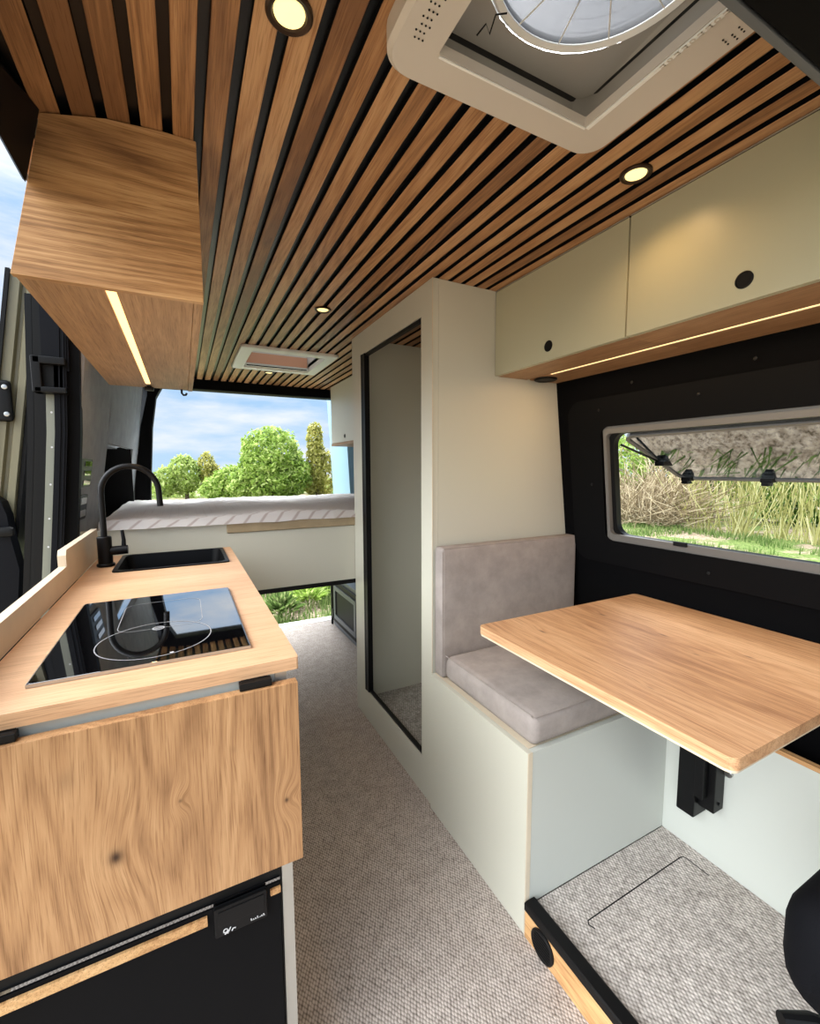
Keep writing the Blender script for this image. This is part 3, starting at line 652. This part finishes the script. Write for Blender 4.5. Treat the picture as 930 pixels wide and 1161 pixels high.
lb = thing('wall_ledge', 'white boxed ledge along the window wall below the table', 'ledge', (1.38, .1, .08))
part('front_panel', 'white_low', lb, (1.3105, 1.325, -.5, 1.283, .0, .495), label='cool white front board')
part('top_edge', 'riser', lb, (1.3095, 1.327, -.5, 1.283, .4955, .507), label='oak top edge')
part('inner_floor', 'black', lb, (1.326, wr(.40)-.004, -.5, 1.283, .38, .392))
tb = thing('dining_table', 'knotty oak table top held on a black wall bracket by the window', 'table', (1.05, .65, .765))
bm = B(); prism(bm, rrect(.712, 1.380, .326, .972, .016, 6), 'Z', .7635, .785, .0012); obj('table_top', bm, 'table', tb)
bm = B(); prism(bm, rrect(.714, 1.378, .328, .970, .015, 6), 'Z', .758, .7632, .001); obj('underside_board', bm, 'ply', tb)
bm = B(); box(bm, 1.245, 1.3095, .665, .715, .225, .757, .004); box(bm, 1.235, 1.262, .640, .6645, .30, .757, .003); box(bm, 1.262, 1.3095, .622, .664, .262, .42, .003); cyl(bm, (1.285, .6215, .285), (0, -1, 0), .004, .003, 10); obj('bracket', bm, 'black_matt', tb)['label'] = 'black folding wall bracket'
bm = B(); cyl(bm, (1.300, .612, .375), 'X', .010, .008, 16, bev=.001); obj('knob', bm, 'steel', tb)

# overhead cabinets along the right
def ohc(y0, y1, hole, lab):
    t = thing('overhead_cabinet', lab, 'cabinet', (1.15, (y0+y1)/2, 1.545), 'cream overhead cabinets')
    part('body', 'white_up', t, (1.0175, 1.296, y0, y1, 1.5615, 1.833))
    part('bottom_panel', 'oak_cab', t, (1.0178, 1.147, y0, y1, 1.545, 1.561), (1.163, 1.298, y0, y1, 1.545, 1.561), (1.147, 1.163, y0, y1, 1.552, 1.561))
    d_ = part('door', 'white_up', t, (1.0, 1.017, y0+.0015, y1-.0015, 1.5455, 1.829), bev=.001)
    bm = B(); lathe(bm, (1.0003, hole, 1.587), (-1, 0, 0), [(.0165, 0), (.0165, .0012), (.0145, .0016), (.0135, .0005), (.005, .0005)], 24); obj('finger_hole', bm, 'black', d_)
    return t
u1 = ohc(.764, 1.2835, 1.026, 'cream overhead cabinet beside the shower cubicle')
u2 = ohc(.22, .763, .503, 'cream overhead cabinet nearest the roof vent, lit by a spot')
part('top_trim', 'alu', u1, (.9985, .9999, .766, 1.282, 1.8298, 1.8325)); part('top_trim', 'alu', u2, (.9985, .9999, .222, .762, 1.8298, 1.8325))
bm = B(); lathe(bm, (1.195, 1.235, 1.5447), (0, 0, -1), [(.040, 0), (.040, .005), (.036, .007), (.030, .004), (.01, .004)], 32); obj('round_socket', bm, 'black', u1)['label'] = 'round black fitting under the cabinet'
ls = thing('light_strip', 'long warm light strip under the cream overhead cabinets', 'light strip', (1.155, .4, 1.546))
bm = B(); box(bm, 1.1485, 1.1615, -.3, 1.172, 1.5460, 1.5510); obj('diffuser', bm, 'led', ls)
bm = B(); box(bm, 1.1473, 1.1483, -.3, 1.172, 1.5445, 1.5515); box(bm, 1.1617, 1.1627, -.3, 1.172, 1.5445, 1.5515); obj('channel', bm, 'alu', ls)

def strip_lamp(parent, c, sx, sy, power):
    l = bpy.data.lights.new('strip_lamp', 'AREA'); l.shape = 'RECTANGLE'; l.size = sx; l.size_y = sy; l.energy = power; l.color = (1, .66, .34)
    o = bpy.data.objects.new('strip_lamp', l); C.objects.link(o); o.parent = parent; o.location = Vector(c)-parent.location
strip_lamp(ls, (1.155, .436, 1.5445), .012, 1.46, 3.2)
strip_lamp(oc, (-.102, 1.49, 1.5415), .012, .98, .9)

# dark shelf edge over the cab
sh = thing('cab_shelf', 'dark shelf edge at the cab end of the ceiling', 'shelf', (.4, .1, 1.70))
bm = B(); box(bm, -.2, .995, -.25, .292, 1.70, 1.735, .006); obj('board', bm, 'trim_black', sh)
part('edge_trim', 'grey_metal', sh, (-.2, .995, .2925, .302, 1.70, 1.741), bev=.002)

# ------------------------------------------------------------------ roof vent and skylight
rv = thing('roof_vent', 'large square roof fan vent with a rounded warm-grey frame', 'vent', (.4955, .425, 1.8))
zp = lambda p, h: (p[0], p[1], h)
bm = B()
o_ = rrect(.279, .713, .205, .642, .045, 8); o_in = rrect(.286, .706, .212, .635, .04, 8); i_ = rrect(.348, .640, .262, .583, .004, 8)
t = bmesh.new(); rings = [(o_, 1.834), (o_, 1.806), (o_in, 1.7985), (i_, 1.800), (i_, 1.815)]
loft(bm, [[(p[0], p[1], z) for p in poly] for poly, z in rings], False); obj('frame', bm, 'vent', rv)
bm = B(); i2 = rrect(.340, .652, .255, .600, .03, 8); i3 = rrect(.335, .660, .25, .608, .03, 8)
loft(bm, [[(p[0], p[1], z) for p in poly] for poly, z in ((rrect(.3475, .6405, .2615, .5835, .004, 8), 1.8155), (i2, 1.822), (i3, 1.860), (rrect(.348, .652, .262, .575, .148, 8), 1.868))], False)
obj('housing', bm, 'vent_in', rv, 25)
bm = B(); lathe(bm, (.4985, .418, 1.866), (0, 0, 1), [(.158, .004), (.150, -.004), (.143, .0), (.143, .012), (.150, .012)], 64, True); obj('fan_ring', bm, 'vent_white', rv)
bm = B(); prof = [(.1425, 0)]
for k in range(7):
    r_ = .128-.018*k; prof += [(r_+.002, .004+.0025*k), (r_, .0015+.0025*k), (r_-.002, .004+.0025*k)]
prof.append((.004, .022))
lathe(bm, (.4985, .418, 1.868), (0, 0, 1), prof, 64); dm = obj('fan_dome', bm, 'dome', rv, 50)
bm = B()
for a in range(12): 
    c, s_ = math.cos(a*PI/6+.2), math.sin(a*PI/6+.2); tube(bm, [(.4985+.03*c, .418+.03*s_, 1.8705), (.4985+.142*c, .418+.142*s_, 1.867)], .0011, 6)
obj('spokes', bm, 'vent_white', dm)
bm = B(); box(bm, .6405, .6475, .263, .583, 1.7965, 1.7995, .0008); box(bm, .350, .641, .5835, .587, 1.7972, 1.7995, .0006); obj('screen_edge', bm, 'vent_white', rv)
bm = B(); xx = .392
for k in range(9):                                   # raised marks along the white edge
    y = .365+.0105*k
    if k % 3 == 1: lathe(bm, (.644, y, 1.7963), (0, 0, -1), [(.0036, 0), (.0036, .0005), (.002, .0005), (.002, 0)], 12, True)
    else: box(bm, .641, .6470, y-.003, y-.0015, 1.7957, 1.7963); box(bm, .641, .6425, y-.003, y+.003, 1.7957, 1.7963); box(bm, .6455, .6470, y-.003, y+.003, 1.7957, 1.7963)
obj('edge_marks', bm, 'vent', rv, 0)
bm = B()
for i in range(3):
    for k in range(26):
        for x0 in ((.303, .682) if k < 7 else (.303,)): cyl(bm, (x0+.006*i+(.003 if k % 2 else 0), .33+.0098*k, 1.7985), (0, 0, -1), .0014, .0006, 6)
obj('speaker_holes', bm, 'dark', rv, 0)['kind'] = 'stuff'
bm = B(); tube(bm, [(.40, .565, 1.83), (.405, .55, 1.835), (.415, .555, 1.83), (.41, .535, 1.836), (.425, .53, 1.84)], .0012, 6); obj('wire', bm, 'black', rv)

sk = thing('skylight', 'small white skylight near the rear of the slatted ceiling', 'skylight', (.535, 2.61, 1.83))
bm = B(); loft(bm, [[(p[0], p[1], z) for p in poly] for poly, z in ((rrect(.285, .785, 2.355, 2.870, .02, 6), 1.8345), (rrect(.285, .785, 2.355, 2.870, .02, 6), 1.824), (rrect(.290, .780, 2.360, 2.865, .02, 6), 1.820), (rrect(.345, .725, 2.415, 2.81, .02, 6), 1.820), (rrect(.345, .725, 2.415, 2.81, .02, 6), 1.93))], False); obj('frame', bm, 'vent_white', sk)
part('reflection_band', 'reflection_band', sk, (.350, .720, 2.79, 2.808, 1.838, 1.905), label='strip with reflected wood put into its salmon colour')
part('rail', 'vent_white', sk, (.348, .722, 2.775, 2.79, 1.824, 1.842), bev=.003); part('catch_bar', 'dark', sk, (.36, .71, 2.768, 2.7745, 1.8245, 1.829))
bm = B(); loft(bm, [[(p[0], p[1], z) for p in poly] for poly, z in ((rrect(.33, .74, 2.40, 2.825, .03, 6), 1.931), (rrect(.35, .72, 2.42, 2.805, .03, 6), 1.955))], True); obj('dome', bm, 'dome', sk)

# downlights
def spot(x, y, lab, power):
    t = thing('downlight', lab, 'spotlight', (x, y, CZ), 'ceiling downlights')
    bm = B(); lathe(bm, (x, y, CZ-.0005), (0, 0, -1), [(.0315, 0), (.0315, .0035), (.0285, .006), (.0235, .0045), (.0215, .001)], 40); obj('ring', bm, 'bronze', t)
    bm = B(); lathe(bm, (x, y, CZ-.0018), (0, 0, -1), [(.0212, 0), (.0205, .0020), (.012, .0032), (.002, .0036)], 32); obj('lens', bm, 'spot', t)
    l = bpy.data.lights.new('lamp', 'SPOT'); l.energy = power; l.color = (1, .62, .28); l.spot_size = 2.5; l.spot_blend = .8; l.shadow_soft_size = .02
    lo = bpy.data.objects.new('lamp', l); C.objects.link(lo); lo.parent = t; lo.location = (0, 0, -.012)
spot(.158, .657, 'bronze-ringed downlight left of the roof vent, by the oak cabinet', 3)
spot(.875, .659, 'bronze-ringed downlight between the roof vent and the cream cabinets', 2.6)
spot(.511, 1.723, 'small downlight in mid ceiling in front of the skylight', 2.5)
spot(.518, 2.96, 'small downlight just behind the skylight, nearest the rear', 2)

# front seat corner
fs = thing('passenger_chair', 'black cab seat cut off by the lower right corner', 'seat', (1.05, .0, .08))
bm = B(); t = bmesh.new(); bmesh.ops.create_cube(t, size=1)
for v in t.verts: v.co = Vector((1.036+v.co.x*.54, .03+v.co.y*.52, .50+v.co.z*.18))
bmesh.ops.bevel(t, geom=t.edges[:], offset=.06, segments=5, profile=.5, affect='EDGES'); merge(bm, t); sc_ = obj('seat_pad', bm, 'seatblack', fs, 60)
bm = B(); box(bm, .86, 1.26, -.17, .20, .081, .43, .02); obj('pedestal', bm, 'black', fs)
bm = B(); box(bm, .80, 1.32, -.36, -.21, .48, 1.12, .06, 4); obj('backrest', bm, 'seatblack', fs, 60)
bm = B(); tube(bm, [(.86, .17, .39), (.79, .24, .398), (.752, .262, .402)], [.012, .014, .010], 12); obj('lever', bm, 'black', fs)
bm = B(); lathe(bm, (.772, .225, .485), (-1, .35, 0), [(.036, -.02), (.036, .0), (.030, .007), (.010, .009)], 28); obj('side_knob', bm, 'seatblack', fs, 60)

# ------------------------------------------------------------------ outdoors
GZ = -.62
def gmat():
    m, nt, b = new_mat('grass_and_earth'); b.inputs['Roughness'].default_value = .95; b.inputs['Specular IOR Level'].default_value = .1
    tc = N(nt, 'ShaderNodeTexCoord')
    n = N(nt, 'ShaderNodeTexNoise'); n.inputs['Scale'].default_value = .9; n.inputs['Detail'].default_value = 7; n.inputs['Roughness'].default_value = .62; L(nt, tc.outputs['Object'], n.inputs['Vector'])
    n2 = N(nt, 'ShaderNodeTexNoise'); n2.inputs['Scale'].default_value = 18; n2.inputs['Detail'].default_value = 6; L(nt, tc.outputs['Object'], n2.inputs['Vector'])
    g = ramp(nt, [(.3, rgb(74, 94, 44)), (.7, rgb(124, 142, 82))]); L(nt, n2.outputs['Fac'], g.inputs[0])
    e = ramp(nt, [(.3, rgb(126, 110, 90)), (.7, rgb(180, 166, 146))]); L(nt, n2.outputs['Fac'], e.inputs[0])
    k = ramp(nt, [(.47, (0, 0, 0, 1)), (.55, (1, 1, 1, 1))]); L(nt, n.outputs['Fac'], k.inputs[0])
    sx = N(nt, 'ShaderNodeSeparateXYZ'); L(nt, tc.outputs['Object'], sx.inputs[0])
    near = math_(nt, 'MULTIPLY', math_(nt, 'LESS_THAN', math_(nt, 'ADD', sx.outputs[1], math_(nt, 'MULTIPLY', n.outputs['Fac'], 1.2)), 5.6), math_(nt, 'LESS_THAN', math_(nt, 'ADD', sx.outputs[0], math_(nt, 'MULTIPLY', n.outputs['Fac'], 1.5)), 6.2))
    n3 = N(nt, 'ShaderNodeTexNoise'); n3.inputs['Scale'].default_value = 30; n3.inputs['Detail'].default_value = 5; n3.inputs['Roughness'].default_value = .7; L(nt, tc.outputs['Object'], n3.inputs['Vector'])
    tw = ramp(nt, [(.36, (.30, .27, .22, 1)), (.5, (.9, .88, .85, 1)), (.66, (1.1, 1.08, 1.0, 1))]); L(nt, n3.outputs['Fac'], tw.inputs[0])
    L(nt, mix(nt, mix(nt, g.outputs[0], e.outputs[0], math_(nt, 'MAXIMUM', k.outputs[0], near)), tw.outputs[0], 1, 'MULTIPLY'), b.inputs['Base Color']); return m
bm = B(); bmesh.ops.create_grid(bm, x_segments=60, y_segments=60, size=70)
for v in bm.verts:
    v.co.x += 10; v.co.y += 20
    v.co.z = GZ-.02+(mnoise.noise(v.co*.25)*.12 if Vector((v.co.x, v.co.y-1)).length > 6 else 0)
g = struct('ground', bm, gmat(), 'grass and bare earth outside the van', 60)

M['leaf_g'] = leafmat('fresh_leaves', rgb(108, 136, 54), rgb(156, 182, 86), rgb(200, 212, 134))
M['leaf_y'] = leafmat('yellow_green_leaves', rgb(134, 134, 62), rgb(178, 176, 96), rgb(212, 204, 136))
M['leaf_p'] = leafmat('pale_green_leaves', rgb(128, 150, 72), rgb(170, 188, 102), rgb(200, 210, 140))
M['leaf_d'] = leafmat('dark_shrub_leaves', rgb(44, 66, 26), rgb(84, 112, 44), rgb(130, 150, 70))
M['reed'] = leafmat('reed_stalks', rgb(126, 126, 70), rgb(168, 164, 106), rgb(198, 194, 148))
M['twig'] = leafmat('dry_twigs', rgb(98, 84, 62), rgb(150, 134, 106), rgb(198, 184, 156))
M['grass'] = leafmat('grass_blades', rgb(72, 96, 46), rgb(106, 130, 68), rgb(152, 158, 106))
M['bark'] = plain('bark', rgb(96, 82, 64), .9)
def quads(name, pts, mat, parent=None, loc=None):
    """pts: list of 4-corner tuples"""
    me = bpy.data.meshes.new(name); vs = []; fs_ = []
    off = Vector(loc) if loc is not None else (parent.location if parent is not None else Vector((0, 0, 0)))
    for q in pts:
        b0 = len(vs); vs += [tuple(Vector(p)-off) for p in q]; fs_.append(tuple(range(b0, b0+len(q))))
    me.from_pydata(vs, [], fs_); me.materials.append(M[mat]); o = bpy.data.objects.new(name, me); C.objects.link(o)
    if parent is not None: o.parent = parent
    elif loc is not None: o.location = loc
    return o
R_ = random.Random(11)
def rv3():
    while True:
        v = Vector((R_.uniform(-1, 1), R_.uniform(-1, 1), R_.uniform(-1, 1)))
        if .05 < v.length <= 1: return v
def leaves(blobs, size):
    out = []
    for (c, r, n) in blobs:
        for _ in range(n):
            d_ = rv3().normalized(); k = R_.uniform(.55, 1)**.5
            bump = 1+.22*mnoise.noise(Vector(c)+d_*2.3)
            p = Vector((c[0]+d_.x*r[0]*k*bump, c[1]+d_.y*r[1]*k*bump, c[2]+d_.z*r[2]*k*bump))
            a = (d_*.8+rv3()).normalized(); t1 = a.cross(rv3()).normalized(); t2 = a.cross(t1)
            s = size*R_.uniform(.6, 1.3)
            out.append((p-t1*s, p+t2*s*.45, p+t1*s, p-t2*s*.45))
    return out
def tree(lab, base, blobs, mat, size, trunk_h, tr=.12, name='tree', cat='tree', group='trees beyond the rear opening'):
    t = thing(name, lab, cat, base, group)
    quads('foliage', leaves(blobs, size), mat, t)
    bm = B(); b = Vector(base)
    tube(bm, [b-Vector((0, 0, .1)), b+Vector((.05, 0, trunk_h*.5)), b+Vector((0, .05, trunk_h))], [tr, tr*.8, tr*.4], 8)
    for k in range(5): a = k*1.26; tube(bm, [b+Vector((0, 0, trunk_h*(.4+.1*k))), b+Vector((math.cos(a)*trunk_h*.3, math.sin(a)*trunk_h*.3, trunk_h*(.75+.08*k)))], [tr*.4, tr*.15], 6)
    obj('trunk', bm, 'bark', t)
tree('large round bright green tree seen through the rear opening', (4.55, 26, GZ), [((4.55, 26, 1.75), (1.75, 1.7, 1.85), 5200), ((3.6, 25.6, .9), (1.0, 1.1, 1.3), 1500), ((5.6, 25.7, .9), (1.1, 1.1, 1.3), 1700), ((3.0, 26, .3), (.9, 1, .9), 1000), ((4.5, 25.3, .5), (1.7, 1, 1.1), 1800)], 'leaf_g', .14, 2.6)
tree('slim yellow-green tree at the right of the rear opening', (7.1, 26, GZ), [((7.1, 26, 1.3), (.62, .6, 1.8), 1700), ((7.05, 26, 2.9), (.5, .5, 1.1), 900), ((7.6, 26, .9), (.6, .6, 1.5), 900), ((6.75, 26, .6), (.4, .4, 1.0), 500)], 'leaf_y', .13, 2.4)
tree('low pale green tree next to the tap in the rear view', (.15, 30, GZ), [((.1, 30, .9), (.95, .9, 1.2), 1500), ((-.9, 30, .5), (.7, .7, .9), 800)], 'leaf_p', .15, 1.5)
tree('wispy pale tree between the low shrub and the large round tree', (1.35, 30, GZ), [((1.35, 30, 1.2), (.55, .6, 1.1), 900), ((1.7, 30, .6), (.6, .6, 1.0), 700)], 'leaf_y', .13, 1.8)
tree('leaning green shrub at the left foot of the large round tree', (2.5, 27, GZ), [((2.4, 27, .45), (.9, .8, 1.05), 1600), ((1.6, 27.4, .1), (.8, .7, .8), 900)], 'leaf_g', .14, 1.2)
# distant hedge
hq = []
for i in range(60):
    x = -6+i*.42; hq.append(((x, 33+R_.uniform(-.5, .5), -.1+R_.uniform(-.15, .2)), (.45, .5, .75), 90))
tag(quads('hedge', leaves(hq, .15), 'leaf_p', None, (6, 33, GZ)), 'low green hedge along the horizon behind the trees', 'hedge')

# weeds and grass close to the rear of the van
def blades(n, fx, fy, h, w, lean=.5, mask=False):
    out = []
    for _ in range(n):
        x, y = fx(), fy()
        if mask and mnoise.noise(Vector((x*.8, y*.8, 3.3)))+R_.uniform(-.12, .12) < .02: continue
        hh = h*R_.uniform(.4, 1.2); a = R_.uniform(0, 2*PI); c, s = math.cos(a), math.sin(a); l = hh*lean*R_.uniform(0, 1)
        b = R_.uniform(0, 2*PI); out.append(((x-c*w, y-s*w, GZ-.03), (x+c*w, y+s*w, GZ-.03), (x+l*math.cos(b), y+l*math.sin(b), GZ+hh)))
    return out
tag(quads('rear_grass', blades(9000, lambda: R_.uniform(.2, 3.6), lambda: R_.uniform(3.9, 11), .14, .010), 'grass', None, (1.5, 6, GZ)), 'grass growing behind the van', 'grass', kind='stuff')
def weed(x, y, r, h, n, lab):
    t = thing('weed_clump', lab, 'plant', (x, y, GZ), 'weeds behind the van')
    lf, st = [], B()
    for k in range(n):
        a = R_.uniform(0, 2*PI); e = R_.uniform(.15, 1); d_ = Vector((math.cos(a)*r*e, math.sin(a)*r*e, h*(1.1-.6*e)*R_.uniform(.7, 1.1))); b = Vector((x, y, GZ))
        s = Vector((-math.sin(a), math.cos(a), 0))*.022*R_.uniform(.7, 1.4); tip = b+d_; mid = b+d_*.72+Vector((0, 0, .03)); st_ = b+d_*.45
        lf += [(st_, mid+s, tip), (st_, tip, mid-s)]
        if k < 14: tube(st, [b-Vector((0, 0, .02)), st_+Vector((0, 0, .01))], .004, 5)
    quads('leaves', lf, 'leaf_g' if R_.random() < .7 else 'grass', t); obj('stems', st, 'grass', t)
weed(1.02, 5.5, .34, .34, 190, 'bright leafy weed clump seen under the bed, nearest the kitchen block')
weed(1.45, 5.9, .32, .30, 150, 'leafy weed clump seen under the bed, in the middle')
weed(1.30, 6.8, .45, .40, 160, 'tall weed clump seen under the bed, furthest back')
weed(1.85, 6.2, .34, .32, 120, 'leafy weed clump seen under the bed, beside the locker')

# bank to the right of the van
tag(quads('bank_grass', blades(9000, lambda: R_.uniform(8.5, 13.5), lambda: R_.uniform(2.4, 11), .15, .016, mask=True), 'grass', None, (11, 6, GZ)), 'short grass in front of the reeds outside the side window', 'grass', kind='stuff')
tag(quads('verge_grass', blades(6000, lambda: R_.uniform(3.2, 7), lambda: R_.uniform(.4, 7), .16, .012)+blades(2500, lambda: R_.uniform(3.2, 8), lambda: R_.uniform(.4, 7), .26, .008, 1.6), 'grass', None, (5, 4, GZ)), 'rough verge grass close to the side window', 'grass', kind='stuff')
tree('leafy green shrub at the left end of the side window', (14.4, 11.6, GZ), [((14.3, 11.3, .8), (1.3, 1.3, 1.7), 4600), ((14.2, 12.4, 1.0), (1.2, 1.1, 1.5), 2400)], 'leaf_g', .09, 1.8, .07, 'shrub', 'shrub', 'plants outside the side window')
tree('dark green bush behind the dry brushwood', (17.2, 10.4, GZ), [((17.2, 10.4, 1.2), (1.4, 1.8, 2.0), 4200)], 'leaf_d', .12, 2.0, .08, 'shrub', 'shrub', 'plants outside the side window')
tree('dark green bush behind the middle of the reeds', (17.4, 6.9, GZ), [((17.4, 6.9, 1.2), (1.4, 2.0, 2.0), 4600)], 'leaf_d', .12, 2.0, .08, 'shrub', 'shrub', 'plants outside the side window')
tree('dark green bush behind the reeds at the right edge', (17.3, 3.1, GZ), [((17.3, 3.1, 1.2), (1.4, 2.0, 2.0), 4600)], 'leaf_d', .12, 2.0, .08, 'shrub', 'shrub', 'plants outside the side window')
def stalks(n, fb, ft, w):
    out = []
    for _ in range(n):
        b = Vector(fb()); t_ = Vector(ft(b)); m_ = (b+t_)/2+rv3()*.10*(t_-b).length
        pp = [b, (b+m_)/2+rv3()*.01, m_, (m_+t_)/2+rv3()*.02, t_]
        for p, q in zip(pp, pp[1:]):
            s = (q-p).cross(Vector((1, .4, 0))).normalized()*w; out.append((p-s, p+s, q+s*.8, q-s*.8))
    return out
bp_ = stalks(1100, lambda: (R_.gauss(13.6, .6), R_.gauss(9.1, .8), GZ+abs(R_.gauss(0, .5))), lambda b: (b.x+R_.gauss(0, .6), b.y+R_.gauss(0, 1.0), b.z+R_.uniform(.1, 1.5)), .010)
tag(quads('brushwood', bp_, 'twig', None, (13.6, 9.1, GZ)), 'tangled heap of dry brushwood outside the side window', 'brushwood', kind='stuff')
def reed(x, y, n, h, sp, lab):
    t = thing('reed_clump', lab, 'reeds', (x, y, GZ), 'reed clumps outside the side window')
    q = stalks(n, lambda: (x+R_.gauss(0, .16), y+R_.gauss(0, .2), GZ-.02), lambda b: (b.x+R_.gauss(0, .25), b.y+(b.y-y)*1.4+R_.gauss(0, sp), GZ+h*R_.uniform(.6, 1.1)), .011)
    quads('stalks', q, 'reed', t)
    lf = []
    for _ in range(n*4):
        p = Vector((x+R_.gauss(0, .3), y+R_.gauss(0, sp*1.2), GZ+h*R_.uniform(.15, .95))); d_ = Vector((R_.gauss(0, .15), R_.gauss(0, .16), .12+R_.random()*.3)); s = Vector((.3, .9, 0))*.012; lf.append((p-s, p+s, p+d_))
    quads('leaves', lf, 'leaf_y' if R_.random() < .5 else 'leaf_d', t)
reed(13.5, 7.5, 34, 2.6, .40, 'thin reed clump just right of the dry brushwood')
reed(13.6, 6.55, 80, 3.1, .42, 'pale fan-shaped reed clump below the window latch')
reed(13.8, 5.6, 40, 2.9, .40, 'reed clump between the pale fan and the right edge of the window')
reed(13.6, 4.8, 60, 3.1, .42, 'reed clump at the right edge of the window view')

# ------------------------------------------------------------------ sky, camera, colour
w = bpy.data.worlds.new('sky'); bpy.context.scene.world = w; w.use_nodes = True; nt = w.node_tree
bg = nt.nodes['Background']; tc = N(nt, 'ShaderNodeTexCoord'); sx = N(nt, 'ShaderNodeSeparateXYZ'); L(nt, tc.outputs['Generated'], sx.inputs[0])
mp = N(nt, 'ShaderNodeMapping'); mp.inputs['Scale'].default_value = (3.0, 3.0, 13); mp.inputs['Location'].default_value = (.3, .1, .4); L(nt, tc.outputs['Generated'], mp.inputs[0])
n = N(nt, 'ShaderNodeTexNoise'); n.inputs['Scale'].default_value = 1.3; n.inputs['Detail'].default_value = 7; n.inputs['Roughness'].default_value = .55; L(nt, mp.outputs[0], n.inputs['Vector'])
cl = ramp(nt, [(.40, (0, 0, 0, 1)), (.64, (1, 1, 1, 1))]); L(nt, n.outputs['Fac'], cl.inputs[0])
blue = ramp(nt, [(0, rgb(190, 220, 246)), (.3, rgb(140, 190, 240)), (1, rgb(110, 160, 212))]); L(nt, sx.outputs[2], blue.inputs[0])
sky = mix(nt, blue.outputs[0], rgb(244, 247, 250), math_(nt, 'MULTIPLY', cl.outputs[0], .85))
# added bright sky lobe, unseen front-left of the van, to light the interior
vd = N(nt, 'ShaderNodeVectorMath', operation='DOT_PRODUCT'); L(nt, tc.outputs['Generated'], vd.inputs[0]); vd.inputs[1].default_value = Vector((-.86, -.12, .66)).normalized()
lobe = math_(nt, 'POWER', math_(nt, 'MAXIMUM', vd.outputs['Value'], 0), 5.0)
# second added sky lobe, out of view high behind the van, brightens the rear
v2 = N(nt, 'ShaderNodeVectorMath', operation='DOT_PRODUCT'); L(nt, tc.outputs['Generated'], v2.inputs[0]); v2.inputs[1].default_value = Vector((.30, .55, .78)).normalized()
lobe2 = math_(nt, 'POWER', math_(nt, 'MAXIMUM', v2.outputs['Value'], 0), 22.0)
added_glow = math_(nt, 'ADD', math_(nt, 'MULTIPLY', lobe2, 44.0), math_(nt, 'MULTIPLY', lobe, 12.5))
vc = N(nt, 'ShaderNodeVectorMath', operation='SCALE'); vc.inputs[0].default_value = (.955, .985, 1.01); L(nt, added_glow, vc.inputs['Scale'])
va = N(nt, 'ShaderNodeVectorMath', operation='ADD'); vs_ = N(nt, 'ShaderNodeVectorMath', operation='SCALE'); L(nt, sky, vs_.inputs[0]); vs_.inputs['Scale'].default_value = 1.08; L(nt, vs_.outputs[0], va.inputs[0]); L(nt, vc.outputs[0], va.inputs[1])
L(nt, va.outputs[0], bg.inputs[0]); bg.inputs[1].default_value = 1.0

yaw, pitch, roll, F = .475080428, -.098044804, -.00414378, 498.449
f = Vector((math.sin(yaw)*math.cos(pitch), math.cos(yaw)*math.cos(pitch), math.sin(pitch)))
r = Vector((math.cos(yaw), -math.sin(yaw), 0)); u = r.cross(f)
r2 = math.cos(roll)*r+math.sin(roll)*u; u2 = r2.cross(f)
cd = bpy.data.cameras.new('camera'); cam = bpy.data.objects.new('camera', cd); C.objects.link(cam)
cam.matrix_world = Matrix(((r2.x, u2.x, -f.x, 0), (r2.y, u2.y, -f.y, 0), (r2.z, u2.z, -f.z, 1.22), (0, 0, 0, 1)))
cd.sensor_fit = 'VERTICAL'; cd.sensor_height = 24; cd.lens = 24*F/1161; cd.clip_start = .02; cd.clip_end = 400
sc0 = bpy.context.scene; sc0.camera = cam
sc0.view_settings.view_transform = 'Standard'; sc0.view_settings.look = 'None'; sc0.view_settings.gamma = 1; sc0.view_settings.exposure = 0.0
sc0.view_settings.use_curve_mapping = False
